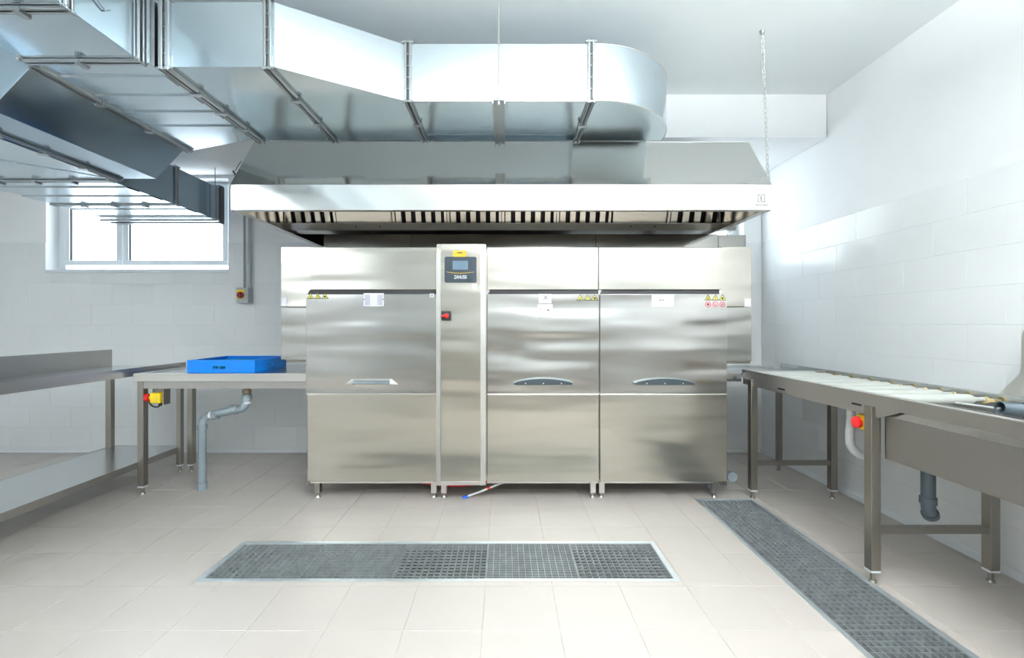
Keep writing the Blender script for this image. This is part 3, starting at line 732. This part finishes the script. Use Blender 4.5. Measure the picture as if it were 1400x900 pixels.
# ------------------------------------------------------------------ ducts
Z0, Z1 = 2.447, 2.751
def flange_x(parent, x, y0, y1, z0, z1, e=.03, wd=.036, clips=2, mat=None):
    """frame lying in a plane x=const around the duct"""
    mat = mat or GALVF
    m = MB()
    for a, b in ((x-wd/2, x-.006), (x+.006, x+wd/2)):
        m.box(a, b, y0-e, y1+e, z0-e, z0); m.box(a, b, y0-e, y1+e, z1, z1+e)
        m.box(a, b, y0-e, y0, z0, z1); m.box(a, b, y1, y1+e, z0, z1)
        s = 1 if a > x-.001 else -1
        q = b if s > 0 else a
        m.box(min(q, q-s*.006), max(q, q-s*.006), y0-e-.004, y1+e, z0-e-.006, z0-e)
    m.build('flange', mat, parent, bevel=.002, seg=1)
    MB().box(x-.007, x+.007, y0-e+.012, y1+e-.012, z0-e+.012, z1+e-.012).build('gasket', GASKET, parent)
    for k in range(clips):
        yy_ = y0+(y1-y0)*(k+1)/(clips+1)
        c = MB(); c.box(x-wd/2-.006, x+wd/2+.006, yy_-.014, yy_+.014, z0-e-.012, z0-e+.006); c.cyl((x-wd/2-.012, yy_, z0-e-.006), (x+wd/2+.012, yy_, z0-e-.006), .006, 8)
        c.build('clip', GALVF, parent)
    c = MB()
    for yy_ in (y0-e*.5, y1+e*.5):
        for zz in (z0-e*.5, z1+e*.5): c.cyl((x-wd/2-.012, yy_, zz), (x+wd/2+.012, yy_, zz), .007, 8)
    for zz in [z0+.06+(z1-z0-.12)*q/3 for q in range(4)]: c.cyl((x-wd/2-.002, y0-e*.5, zz), (x+wd/2+.002, y0-e*.5, zz), .004, 6)
    c.build('bolts', GALVF, parent)['kind'] = 'stuff'
def flange_y(parent, y, x0, x1, z0, z1, e=.03, wd=.036, clips=2):
    m = MB()
    for a, b in ((y-wd/2, y-.006), (y+.006, y+wd/2)):
        m.box(x0-e, x1+e, a, b, z0-e, z0); m.box(x0-e, x1+e, a, b, z1, z1+e)
        m.box(x0-e, x0, a, b, z0, z1); m.box(x1, x1+e, a, b, z0, z1)
    m.build('flange', GALVF, parent, bevel=.002, seg=1)
    MB().box(x0-e+.012, x1+e-.012, y-.007, y+.007, z0-e+.012, z1+e-.012).build('gasket', GASKET, parent)
    for k in range(clips):
        xx = x0+(x1-x0)*(k+1)/(clips+1)
        c = MB(); c.box(xx-.014, xx+.014, y-wd/2-.006, y+wd/2+.006, z0-e-.012, z0-e+.006); c.cyl((xx, y-wd/2-.012, z0-e-.006), (xx, y+wd/2+.012, z0-e-.006), .006, 8)
        c.build('clip', GALVF, parent)
    c = MB()
    for xx in (x0-e*.5, x1+e*.5):
        for zz in (z0-e*.5, z1+e*.5): c.cyl((xx, y-wd/2-.012, zz), (xx, y+wd/2+.012, zz), .007, 8)
    c.build('bolts', GALVF, parent)['kind'] = 'stuff'
def beaded(x0, x1, y0, y1, z, n, along='x', h=.007, slant=None):
    """bottom skin with shallow stiffening beads running along x (or y)"""
    m = MB(); L = (y1-y0) if along == 'x' else (x1-x0); s = L/n
    pr = []
    for k in range(n):
        a = k*s; hh = -h if k % 2 else 0.
        pr += [(a+.004, hh), (a+s-.004, hh)]
    pr[0] = (0, pr[0][1]); pr[-1] = (L, pr[-1][1])
    for i in range(len(pr)-1):
        (a, p), (b, q) = pr[i], pr[i+1]
        if along == 'x':
            xa1 = x1 if slant is None else x1+slant*0; m.add([(x0, y0+a, z+p), (x1, y0+a, z+p), (x1, y0+b, z+q), (x0, y0+b, z+q)], [(0, 3, 2, 1)])
        else: m.add([(x0+a, y0, z+p), (x0+a, y1, z+p), (x0+b, y1, z+q), (x0+b, y0, z+q)], [(0, 1, 2, 3)])
    return m
GR = 'galvanised duct sections'
Yf, Yr_ = 2.50, 3.04
xa, xb, xc_, xd = -1.585, -1.10, X(558, Yf), X(808, Yf)
# straight section over the hood
t = thing('duct_section', 'straight galvanised duct section over the hood centre, next to the curved elbow', 'duct', (0, 2.77, Z0), GR)
MB().box(xc_+.002, xd-.002, Yf, Yr_, Z0, Z1).build('duct_body', GALV, t, bevel=.002)
flange_x(t, xc_, Yf, Yr_, Z0, Z1, e=.012, clips=1); flange_x(t, xd, Yf, Yr_, Z0, Z1, e=.016, clips=1)
MB().box(xc_+.02, xd-.02, Yf-.004, Yf+.003, Z0-.006, Z0+.008).build('bottom_seam', SS_L, t)
MB().box(xc_+.02, xd-.02, Yr_-.09, Yr_-.02, Z0-.004, Z0).build('rear_seam', GALV_SHADE, t)
# support channel with rod
t = thing('duct_support', 'steel channel bracket and threaded rod carrying the duct above the hood centre', 'bracket', (X(682, Yf), 2.77, Z0-.03))
xs_ = X(682, Yf)
MB().box(xs_-.033, xs_+.033, Yf-.03, Yr_+.03, Z0-.012, Z0-.007).box(xs_-.033, xs_-.029, Yf-.03, Yr_+.03, Z0-.03, Z0-.007).box(xs_+.029, xs_+.033, Yf-.03, Yr_+.03, Z0-.03, Z0-.007).build('support_channel', GALVF, t)
MB().cyl((xs_, Yf-.016, Z0-.03), (xs_, Yf-.016, ZC), .004, 8).build('threaded_rod', SS_L, t)
MB().cyl((xs_, Yf-.016, Z0-.014), (xs_, Yf-.016, Z0-.03), .010, 6).cyl((xs_, Yf-.016, Z0-.007), (xs_, Yf-.016, Z0+.008), .010, 6).build('nut', SS_L, t)
MB().cyl((xs_, Yr_+.016, Z0-.03), (xs_, Yr_+.016, ZC), .004, 8).build('threaded_rod', SS_L, t)
# elbow
t = thing('duct_elbow', 'curved galvanised duct elbow at the right end above the hood', 'duct', (.75, 2.8, Z0))
R_ = .54; xc2 = xd+.018; pts = [(xc2-.016, Yf), (xc2+.0, Yf)]
N = 24
for k in range(1, N+1):
    a = PI/2*k/N; pts.append((xc2+R_*math.sin(a), Yf+R_*(1-math.cos(a))))
pts.append((xc2-.016, Yf+R_))
e = MB()
n = len(pts)
e.add([(x, y, Z0) for x, y in pts], [tuple(reversed(range(n)))]); e.add([(x, y, Z1) for x, y in pts], [tuple(range(n))])
vv = [(x, y, Z0) for x, y in pts]+[(x, y, Z1) for x, y in pts]
e.add(vv, [(i, i+1, n+i+1, n+i) for i in range(n-2)], True); e.add(vv, [(n-2, n-1, 2*n-1, 2*n-2), (n-1, 0, n, 2*n-1)])
e.build('elbow_body', GALV, t)
for zz in (Z0+.001, Z1-.001): MB().tube([(x, y, zz) for x, y in pts[1:-1]], .004, 6).build('edge_seam', SS_L, t)
MB().box(xc2+.0, xc2+R_-.02, Yf+R_, Yf+R_+.30, 2.545, Z1-.01).box(xc2+.06, xc2+R_-.08, Yf+R_+.26, Yf+R_+.5, 2.535, 2.70).build('hood_connection', GALV, t)
# widening transition
t = thing('duct_transition', 'galvanised duct transition widening leftwards over the left half of the hood', 'duct', (-.85, 2.6, Z0), GR)
Yw = 2.176
MB().prism_z([(xb+.002, Yw), (xb+.03, Yw), (xc_-.03, Yf), (xc_-.002, Yf), (xc_-.002, Yr_), (xb+.002, Yr_)], Z0, Z1).build('duct_body', GALV, t, bevel=.002)
flange_x(t, xb, Yw, Yr_, Z0, Z1, e=.014, clips=2)
# straight section
t = thing('duct_section', 'plain galvanised duct section between the widening piece and the double flange', 'duct', (-1.35, 2.6, Z0), GR)
MB().box(xa+.002, xb-.002, Yw, Yr_, Z0, Z1).build('duct_body', GALV, t, bevel=.002)
flange_x(t, xa+.008, Yw, Yr_, Z0, Z1, e=.016, wd=.05, clips=3)
# junction box C
t = thing('duct_junction', 'galvanised duct junction box with ribbed bottom at the upper left', 'duct', (-1.9, 2.7, Z0), GR)
cx0, cx1, cy0, cy1 = -2.15, -1.62, 2.14, 3.0
MB().prism_z([(cx0, cy0), (cx1, cy0), (cx1, 3.02), (cx0, 3.22)], Z0, Z1).build('duct_body', GALV, t, bevel=.002)
beaded(cx0+.005, cx1-.005, cy0+.01, 2.99, Z0-.0015, 9).build('ribbed_bottom', GALV, t)
flange_x(t, cx0-.012, cy0+.02, 3.2, Z0, Z1, e=.016, clips=2)
MB().box(cx1, cx1+.012, cy0-.02, cy0+.01, Z0-.01, Z1+.01).build('corner_post', GALVF, t)
# duct B toward camera
t = thing('duct_section', 'galvanised duct section running overhead towards the camera at top left', 'duct', (-1.9, 1.9, Z0), GR)
bx0, bx1 = -2.17, -1.655
MB().box(bx0, bx1, 1.79, 2.10, Z0, Z1).build('duct_body', GALV, t, bevel=.002)
flange_y(t, 2.12, bx0, bx1, Z0, Z1, e=.014, clips=1)
t = thing('duct_section', 'nearest overhead galvanised duct section cut by the top left corner', 'duct', (-1.9, 1.0, Z0), GR)
MB().box(bx0, bx1, -2.59, 1.75, Z0, Z1).build('duct_body', GALV, t, bevel=.002)
flange_y(t, 1.77, bx0, bx1, Z0, Z1, e=.014, clips=2)
# offset D : goes down and left
t = thing('duct_offset', 'dark slanted galvanised duct offset dropping from the junction box at left', 'duct', (-2.4, 2.7, 2.3), GR)
zl0, zl1 = 2.244, 2.549
a = cx0-.03
D_ = [(a, Z0), (a, Z1), (-2.40, Z1), (-2.61, zl1), (-2.61, zl0), (-2.375, zl0)]
MB().hexa([(x, 2.16, z) for x, z in D_], [(x, 3.19, z) for x, z in D_]).build('duct_body', GALV_SHADE, t, bevel=.002)
# junction F
t = thing('duct_junction', 'low galvanised duct junction cut by the left edge of the picture', 'duct', (-3.2, 2.7, zl0), GR)
MB().box(-3.75, -2.65, 2.14, 3.19, zl0, zl1).build('duct_body', GALV, t, bevel=.002)
flange_x(t, -2.63, 2.16, 3.18, zl0, zl1, e=.014, clips=3)
cr = MB(); cr.tube([(-3.7, 2.2, zl0-.001), (-2.7, 3.15, zl0-.001)], .003, 5); cr.tube([(-2.7, 2.2, zl0-.001), (-3.7, 3.15, zl0-.001)], .003, 5); cr.build('crease', GALV_SHADE, t)
# G sections to the window
gx0, gx1 = -3.72, -2.715
t = thing('duct_section', 'galvanised duct section with ribbed bottom in front of the left window', 'duct', (-3.2, 3.55, zl0), GR)
MB().box(gx0, gx1, 3.24, 3.85, zl0, zl1).build('duct_body', GALV_SHADE, t, bevel=.002)
beaded(gx0+.004, gx1-.004, 3.25, 3.84, zl0-.0015, 5).build('ribbed_bottom', GALV, t)
flange_y(t, 3.22, gx0, gx1, zl0, zl1, e=.014, clips=3); flange_y(t, 3.867, gx0, gx1, zl0, zl1, e=.014, clips=3)
t = thing('duct_section', 'end duct section with dark end frame reaching the left window', 'duct', (-3.2, 4.1, zl0), GR)
MB().box(gx0, gx1, 3.886, 4.40, zl0, zl1).build('duct_body', GALV_SHADE, t, bevel=.002)
beaded(gx0+.004, gx1-.004, 3.89, 4.38, zl0-.0015, 4).build('ribbed_bottom', GALV, t)
flange_y(t, 4.415, gx0, gx1, zl0, zl1, e=.012, wd=.03, clips=0)
m = MB()
for q in ((gx0-.02, gx1+.012, 4.44, 4.51, zl0-.03, zl0-.015), (gx0-.02, gx1+.012, 4.44, 4.51, zl1+.01, zl1+.025), (gx1+.002, gx1+.014, 4.44, 4.51, zl0-.015, zl1+.01), (gx0-.02, gx0-.008, 4.44, 4.51, zl0-.015, zl1+.01)): m.box(*q)
m.box(gx0, gx1, 4.44, 4.45, zl0, zl1)
m.build('end_frame', PVCD, t)
xr_ = gx1+.024
t2_ = thing('duct_support', 'thin threaded rod and rail holding the end of the duct by the left window', 'bracket', (xr_, 4.35, zl0), None)
MB().cyl((xr_, 4.35, zl0-.03), (xr_, 4.35, ZC if False else 2.71), .004, 8).build('threaded_rod', GALVF, t2_)
MB().box(gx0-.03, xr_+.02, 4.335, 4.365, zl0-.034, zl0-.030).box(gx0-.03, xr_+.02, 4.335, 4.338, zl0-.030, zl0-.013).build('support_rail', GALVF, t2_)
# loose wire over the ducts
wx = bx1+.006
tag(MB().tube([(wx, 1.86, 2.60), (wx+.004, 1.875, 2.572), (wx+.004, 1.905, 2.556), (wx+.002, 1.93, 2.545), (wx+.004, 1.95, 2.56)], .0035, 6).build('loose_wire', PVCG), 'loose wire end on the side of the overhead duct at the top left', 'wire')

# ------------------------------------------------------------------ tables
def leg(parent, x0, x1, y0, y1, z1, mat=SS_DARK):
    l_ = MB().box(x0, x1, y0, y1, .062, z1).build('leg', mat, parent, bevel=.003)
    cx, cy = (x0+x1)/2, (y0+y1)/2
    MB().box(x0+.001, x1-.001, y0+.001, y1-.001, .052, .062).build('leg_cap', PVCW, l_)
    MB().cyl((cx, cy, .004), (cx, cy, .053), .011, 12).cyl((cx, cy, 0), (cx, cy, .01), .019, 14, .015).build('foot', SS_DARK, l_)
# T1 : long table at left
t = thing('work_table', 'long stainless steel table with upstand and lower shelf at the left edge', 'table', (-3.05, 2.5, 0))
x0, x1, y0, y1 = -3.385, -2.735, .9, 4.02
MB().box(x0+.016, x1-.005, y0, y1-.005, .885, .897).build('table_top', SS_TOP, t)
MB().prism_y([(x1-.045, .898), (x1-.005, .898), (x1-.005, .929), (x1-.012, .929)], y0, y1).build('raised_rim', SS_TOP, t)
MB().box(x1-.004, x1, y0, y1, .868, .930).build('front_apron', SS_SIDE, t)
MB().box(x0, x0+.015, y0, y1, .86, 1.037).build('upstand', SS_SIDE, t, bevel=.002)
MB().box(x0+.026, x1-.036, y0, y1-.011, .20, .212).build('lower_shelf', SS_TOP, t)
for q in ((x1-.035, x1-.03, y0, y1, .165, .213), (x0+.02, x0+.025, y0, y1, .165, .213), (x0+.026, x1-.036, y1-.01, y1-.005, .165, .213)): MB().box(*q).build('shelf_edge', SS_SIDE, t)
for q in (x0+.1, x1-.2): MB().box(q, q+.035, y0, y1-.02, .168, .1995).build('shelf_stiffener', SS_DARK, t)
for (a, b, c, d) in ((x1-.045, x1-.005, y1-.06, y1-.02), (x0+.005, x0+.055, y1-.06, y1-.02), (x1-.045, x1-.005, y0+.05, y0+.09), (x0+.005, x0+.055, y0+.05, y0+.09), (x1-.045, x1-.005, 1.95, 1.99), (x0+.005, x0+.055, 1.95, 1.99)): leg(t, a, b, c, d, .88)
# T2 : entry table
t = thing('entry_table', 'stainless steel entry table with blue rack joined to the left side of the dishwasher', 'table', (-2.05, 3.7, 0))
x0, x1, y0, y1 = -2.70, -1.425, 3.40, 4.06
za_ = Z(511, y0)
MB().box(x0+.031, x1, y0+.031, y1-.031, .881, .8925).build('table_top', SS_TOP, t)
for q in ((x0, x1, y0, y0+.03, Z(522, y0), .894), (x0, x0+.03, y0+.031, y1, Z(522, y0), .894), (x0+.031, x1, y1-.03, y1, .84, .894)): MB().box(*q).build('rim', SS_L, t, bevel=.003)
MB().box(x0+.055, x1, y0+.03, y0+.045, Z(531.5, y0+.03), Z(522, y0)-.0005).build('under_channel', SS_SIDE, t)
leg(t, x0+.005, x0+.052, y0+.032, y0+.08, .8325); leg(t, x0+.005, x0+.052, y1-.09, y1-.04, .8395)
# emergency stop
def estop(bx, by, bz, sx, label, bracket=True):
    t = thing('emergency_stop', label, 'emergency stop', (bx, by, bz))
    MB().box(bx, bx+sx*.075, by, by+.07, bz-.038, bz+.038).build('yellow_box', YELLOW, t, bevel=.008)
    MB().cyl((bx, by+.035, bz), (bx-sx*.022, by+.035, bz), .016, 16).build('button_collar', YELLOW, t)
    MB().cyl((bx-sx*.020, by+.035, bz), (bx-sx*.048, by+.035, bz), .029, 24).cyl((bx-sx*.048, by+.035, bz), (bx-sx*.054, by+.035, bz), .029, 24, .020).build('red_button', RED, t)
    if bracket:
        MB().box(bx-.03, bx+sx*.098, by+.07, by+.08, bz-.05, bz+.062).box(bx+sx*.088, bx+sx*.098, by+.01, by+.07, bz-.05, bz+.062).build('mounting_bracket', SS_DARK, t, bevel=.002)
        MB().tube([(bx+.055, by+.035, bz-.038), (bx+.054, by+.035, bz-.056), (bx+.04, by+.035, bz-.068), (bx+.015, by+.035, bz-.070), (bx-.01, by+.035, bz-.058), (bx-.03, by+.035, bz-.03)], .006, 8).cyl((bx+.055, by+.035, bz-.038), (bx+.055, by+.035, bz-.06), .012, 10).build('cable', RUBBER, t)
    return t
estop(X(205.5, 3.43), 3.42, Z(542.5, 3.5), 1, 'yellow emergency stop box with red button under the left entry table')
# drain pipe under entry table
PY = 3.55
t = thing('waste_pipe', 'grey plastic waste pipe with two bends dropping from the entry table to the floor', 'pipe', (X(276, PY), PY, 0))
xa_, xb_ = X(276.5, PY), X(337.5, PY); zt_ = Z(568, PY); zt2 = Z(560, PY)
r = .028
pa = [Vector((xa_, PY, .0)), Vector((xa_, PY, Z(575, PY)))]
bend1 = arc((xa_+.07, PY, zt_-.07), (-.07, 0, 0), (0, 0, .07))
bend2 = arc((xb_-.07, PY, zt2+.075), (0, 0, -.075), (.07, 0, 0))
MB().tube([Vector((xa_, PY, 0))]+bend1+bend2+[Vector((xb_, PY, Z(545, PY)))], r, 18).build('pipe_run', PVCG, t)
for p_, q_, r_ in (((xa_, PY, .0), (xa_, PY, .055), .034), ((xa_, PY, zt_-.105), (xa_, PY, zt_-.075), .034),
        (bend1[-1]+Vector((.01, 0, .0)), bend1[-1]+Vector((.05, 0, .005)), .034), (bend2[0]-Vector((.05, 0, .004)), bend2[0], .034), ((xb_, PY, zt2+.075), (xb_, PY, zt2+.115), .036)):
    MB().cyl(p_, q_, r_, 18).build('coupling', PVCG, t)
MB().cyl(bend1[-1]+Vector((-.012, 0, .0)), bend1[-1]+Vector((0.006, 0, .001)), .0285, 18).build('white_label', WHITE, t); MB().cyl((xb_, PY, zt2+.045), (xb_, PY, zt2+.06), .0288, 18).build('white_label', WHITE, t)
MB().cyl((xb_, PY, Z(545, PY)), (xb_, PY, Z(538, PY)), .024, 16).build('rubber_sleeve', RUBBER, t)
MB().cyl((xb_, PY, Z(538, PY)), (xb_, PY, Z(533, PY)), .033, 8).cyl((xb_, PY, Z(533, PY)), (xb_, PY, .84), .024, 12).build('brass_nut', BRASS, t)
# blue rack
t = thing('dish_rack', 'bright blue square plastic dish rack on the entry table', 'rack', (-2.08, 3.71, .894))
x0, x1, y0, y1, z0 = -2.345, -1.845, 3.455, 3.955, .8945
H_ = .085
m = MB()
def wall_holes(m, u0, u1, fixed, axis, holes, zz0, zz1, th=.007):
    for q in [r_ for r_ in __import__('functools').reduce(lambda acc, h: sub(acc, h), holes, [(u0, u1, zz0, zz1)])]:
        if axis == 'x': m.box(q[0], q[1], fixed, fixed+th, q[2], q[3])
        else: m.box(fixed, fixed+th, q[0], q[1], q[2], q[3])
hz = (z0+.028, z0+.050)
hs = [(x0+.19, x0+.232, *hz), (x0+.242, x0+.284, *hz)]
wall_holes(m, x0, x1, y0, 'x', hs, z0, z0+H_); wall_holes(m, x0, x1, y1-.007, 'x', hs, z0, z0+H_)
hs = [(y0+.19, y0+.232, *hz), (y0+.242, y0+.284, *hz)]
wall_holes(m, y0+.007, y1-.007, x0, 'y', hs, z0, z0+H_); wall_holes(m, y0+.007, y1-.007, x1-.007, 'y', hs, z0, z0+H_)
m.build('rack_walls', BLUE, t)
m = MB(); e = .018
m.box(x0-.003, x1+.003, y0-.003, y0+e, z0+H_, z0+H_+.008); m.box(x0-.003, x1+.003, y1-e, y1+.003, z0+H_, z0+H_+.008); m.box(x0-.003, x0+e, y0+e, y1-e, z0+H_, z0+H_+.008); m.box(x1-e, x1+.003, y0+e, y1-e, z0+H_, z0+H_+.008)
m.build('rack_rim', BLUE, t, bevel=.002)
m = MB()
for k in range(1, 12):
    q = x0+.5*k/12; m.box(q-.003, q+.003, y0+.007, y1-.007, z0+.002, z0+.016)
    q = y0+.5*k/12; m.box(x0+.007, x1-.007, q-.003, q+.003, z0+.002, z0+.016)
m.build('rack_grid', BLUE, t)
m = MB()
for i in range(1, 12):
    for j in range(1, 12):
        q, s = x0+.5*i/12, y0+.5*j/12; m.cyl((q, s, z0+.016), (q, s, z0+.075), .004, 6, .002)
m.build('rack_pegs', plain('green_blue_pegs', (.0, .22, .30), .4), t)

# ------------------------------------------------------------------ right side: exit table and roller conveyor
ZT = .917
t = thing('exit_table', 'short stainless exit table between the dishwasher and the roller table', 'table', (1.9, 3.75, 0))
MB().box(1.60, 2.395, 3.521, 4.05, .872, .884).build('table_top', SS_TOP, t)
for q in ((1.60, 1.773, 3.505, 3.52, Z(519, 3.49), .886), (1.60, 2.395, 4.051, 4.07, .83, .90), (2.396, 2.415, 3.51, 4.07, .83, .914)): MB().box(*q).build('rim', SS_TOP, t, bevel=.002)
MB().box(1.60, 1.773, 3.507, 3.515, Z(522, 3.49), Z(519, 3.49)).build('dark_joint', DARK, t)
leg(t, 2.335, 2.375, 4.0, 4.04, .87); leg(t, 1.79, 1.83, 4.0, 4.04, .87)
t = thing('roller_table', 'long stainless roller table with plastic rollers and basin along the right wall', 'conveyor table', (2.1, 2.4, 0))
rx0, rx1, ry0, ry1 = 1.775, 2.415, .7, 3.50
MB().box(rx0, rx0+.004, ry0, ry1, ZT-.062, ZT-.004).build('side_apron', SS_SIDE, t)
MB().box(rx0, rx0+.035, ry0, ry1, ZT-.004, ZT).build('rim', SS_L, t, bevel=.0015)
MB().box(rx0+.03, rx0+.035, ry0, ry1, ZT-.10, ZT-.004).build('inner_rim', SS_TOP, t)
MB().box(rx1-.02, rx1, ry0, 3.50, ZT-.10, ZT-.003).build('wall_rim', SS_TOP, t, bevel=.002)
MB().box(rx0+.035, rx1-.02, 2.25, ry1-.007, ZT-.109, ZT-.102).build('drip_tray', SS_DARK, t)
MB().box(rx0+.008, rx0+.03, 2.24, ry1, ZT-.11, ZT-.062).build('under_channel', SS_SIDE, t)
MB().box(rx0, rx1, ry1-.006, ry1, ZT-.07, ZT-.008).build('end_plate', SS_SIDE, t)
# basin
m = MB(); bx0_, bx1_ = 1.82, 2.39
m.box(bx0_, bx0_+.006, ry0, 2.24, .615, ZT-.062); m.box(bx0_, bx1_, 2.234, 2.24, .615, ZT-.10); m.box(bx1_-.006, bx1_, ry0, 2.24, .615, ZT-.1)
m.box(bx0_, bx1_, ry0, 2.24, .61, .616); m.box(bx0_, bx1_, ry0, ry0+.006, .61, ZT-.1)
m.build('basin', steel('basin_steel', (.40, .39, .375), .36), t)
# backsplash
MB().prism_x([(2.30, ZT-.02), (2.19, 1.02), (2.185, 1.06), (2.185, 1.20), (2.175, 1.226), (ry0, 1.226), (ry0, ZT-.02)], rx1-.004, rx1+.01).build('splashback', SS_L, t)
for yq in (2.275, 3.375, .95):
    leg(t, 1.765, 1.812, yq-.022, yq+.025, ZT-.062); leg(t, 2.34, 2.387, yq-.022, yq+.025, ZT-.10 if yq > 2.25 else .615)
    MB().box(1.812, 2.34, yq-.015, yq+.018, .238, .270).build('cross_rail', SS_DARK, t, bevel=.002)
# sloped bracket and slot marks on the apron
MB().prism_x([(2.235, ZT-.062), (2.235, ZT-.115), (2.10, ZT-.062)], rx0+.002, rx0+.008).build('corner_gusset', SS_SIDE, t)
for q in ((2.98, 3.05, ZT-.088, ZT-.078), (2.34, 2.40, ZT-.075, ZT-.066)): MB().box(rx0+.0035, rx0+.0085, *q).build('slot', DARK, t)
roll0 = None
for k in range(8):
    yq = 2.293+.165*k
    r_ = thing('roller', ['nearest pale plastic roller beside the grey pipe stub', 'second nearest pale plastic roller on the roller table', 'third nearest pale plastic roller on the roller table',
         'fourth pale plastic roller from the grey pipe stub', 'fifth pale plastic roller from the grey pipe stub', 'sixth pale plastic roller from the grey pipe stub', 'second farthest pale plastic roller, near the exit table', 'farthest pale plastic roller, next to the exit table'][k], 'roller', (2.08, yq, .885), 'rollers of the roller table')
    zz = .884
    MB().cyl((rx0+.06, yq, zz), (2.275, yq, zz), .025, 20).cyl((2.275, yq, zz), (2.30, yq, zz), .025, 20, .014).build('roller_tube', ROLLER, r_)
    MB().cyl((rx0+.036, yq, zz), (rx0+.06, yq, zz), .008, 10).cyl((2.30, yq, zz), (2.345, yq, zz), .011, 10).build('axle', GREY, r_)
    MB().cyl((2.345, yq, zz-.004), (2.36, yq, zz-.004), .018, 16).box(2.360, 2.394, yq-.006, yq+.006, zz-.012, zz+.002).build('bearing', AMBER, r_)
# pvc stub in the basin
t = thing('overflow_pipe', 'dark grey plastic overflow pipe standing in the basin at the right edge', 'pipe', (2.12, 2.0, .86))
P0 = Vector((X(1367, 2.06), 2.06, Z(557.5, 2.06))); P1 = P0+Vector((.10, -.012, -.012))
m = MB(); m.tube([P0, P1], .0285, 24, caps=False); m.tube([P0+Vector((.0005, 0, 0)), P0+Vector((.09, -.01, -.01))], .024, 24, caps=False)
n = 24; d_ = (P1-P0).normalized(); u_ = d_.orthogonal().normalized(); v_ = d_.cross(u_)
o_ = [P0+(u_*math.cos(2*PI*i/n)+v_*math.sin(2*PI*i/n))*.0285 for i in range(n)]; i_ = [P0+(u_*math.cos(2*PI*i/n)+v_*math.sin(2*PI*i/n))*.024 for i in range(n)]
m.add(o_+i_, [(i, (i+1) % n, n+(i+1) % n, n+i) for i in range(n)])
m.build('pipe_tube', PVCD, t)
MB().cyl(P1, P1+Vector((.012, 0, 0)), .034, 24).build('rubber_seal', RUBBER, t)
MB().tube([P1+Vector((.01, 0, 0)), Vector((rx1-.02, P1.y, P1.z-.01))], .02, 16).build('wall_spigot', PVCD, t)
MB().tube([(P0.x+.02, 2.075, P0.z-.008), (P0.x-.06, 2.2, P0.z-.002)], .005, 8).build('rod', GREY, t)
estop(X(1179, 2.36), 2.335, Z(578, 2.36), .62, 'yellow emergency stop with red button behind the roller table leg', bracket=False)
# white corrugated hose
HY = 2.62
t = thing('drain_hose', 'white corrugated drain hose curling under the roller table', 'hose', (X(1163, HY), HY, Z(560, HY)))
ctrl = [(1163, 556), (1163.5, 575), (1161.5, 595), (1162.5, 607), (1168, 616), (1176, 622), (1186, 625), (1197, 626)]
path = []
for i in range(len(ctrl)-1):
    p_ = [ctrl[max(i-1, 0)], ctrl[i], ctrl[i+1], ctrl[min(i+2, len(ctrl)-1)]]
    for k in range(12):
        s = k/12
        f = lambda j: .5*((2*p_[1][j])+(-p_[0][j]+p_[2][j])*s+(2*p_[0][j]-5*p_[1][j]+4*p_[2][j]-p_[3][j])*s*s+(-p_[0][j]+3*p_[1][j]-3*p_[2][j]+p_[3][j])*s**3)
        path.append((X(f(0), HY), HY, Z(f(1), HY)))
MB().tube(path, [.020+.0028*(i % 2) for i in range(len(path))], 14).build('hose_body', HOSE, t)
MB().cyl(path[0], Vector(path[0])+Vector((0, 0, .03)), .027, 12).build('hose_nut', HOSE, t)
# dark waste pipe below basin
QY = 2.2
t = thing('waste_pipe', 'dark grey waste pipe with open end hanging below the basin', 'pipe', (X(1270, QY), QY, .3))
xq = X(1269, QY); zq = Z(690, QY)
MB().tube([(xq, QY, .61), (xq, QY, zq)]+[Vector((xq+.0, QY, zq))+Vector((.03*(1-math.cos(a)), .02*(1-math.cos(a)), -.045*math.sin(a))) for a in (.3, .6, .9, 1.2)], .028, 18).build('pipe_run', PVCD, t)
MB().cyl((xq, QY, zq+.005), (xq, QY, zq+.035), .034, 18).build('coupling', PVCD, t); MB().cyl((xq+.018, QY+.012, zq-.042), (xq+.030, QY+.02, zq-.060), .034, 18).build('coupling', PVCD, t)

# ------------------------------------------------------------------ wall switch with conduits
SY = YB
t = thing('wall_switch', 'grey wall isolator box with yellow plate and dark red knob below the conduits', 'switch', (X(331, SY), SY-.06, Z(403, SY)))
sx0, sx1, sz0, sz1 = X(322.5, SY-.09), X(339, SY-.09), Z(414.5, SY-.09), Z(393.5, SY-.09)
MB().box(sx0, sx1, SY-.09, SY, sz0, sz1).build('switch_box', GREYBOX, t, bevel=.005)
MB().box(sx0+.008, sx1-.035, SY-.094, SY-.09, sz0+.04, sz1-.02).build('yellow_plate', YELLOW, t)
cx, cz = X(328.8, SY-.1), Z(403.5, SY-.1)
MB().cyl((cx, SY-.094, cz), (cx, SY-.112, cz), .031, 24).box(cx-.008, cx+.008, SY-.125, SY-.112, cz-.028, cz+.028).build('knob', DRED, t, bevel=.002)
for i, (px, r_) in enumerate(((334.2, .011), (341.2, .014))):
    xx = X(px, SY-.03)
    o = MB().cyl((xx, SY-.03, sz1 if i == 0 else sz0+.02), (xx, SY-.03, 2.70), r_, 14).build('conduit', [plain('conduit_grey', (.36, .42, .46), .4), GREYBOX][i])
    tag(o, ['thin grey conduit rising from the wall switch', 'wider pale conduit beside the wall switch'][i], 'conduit')
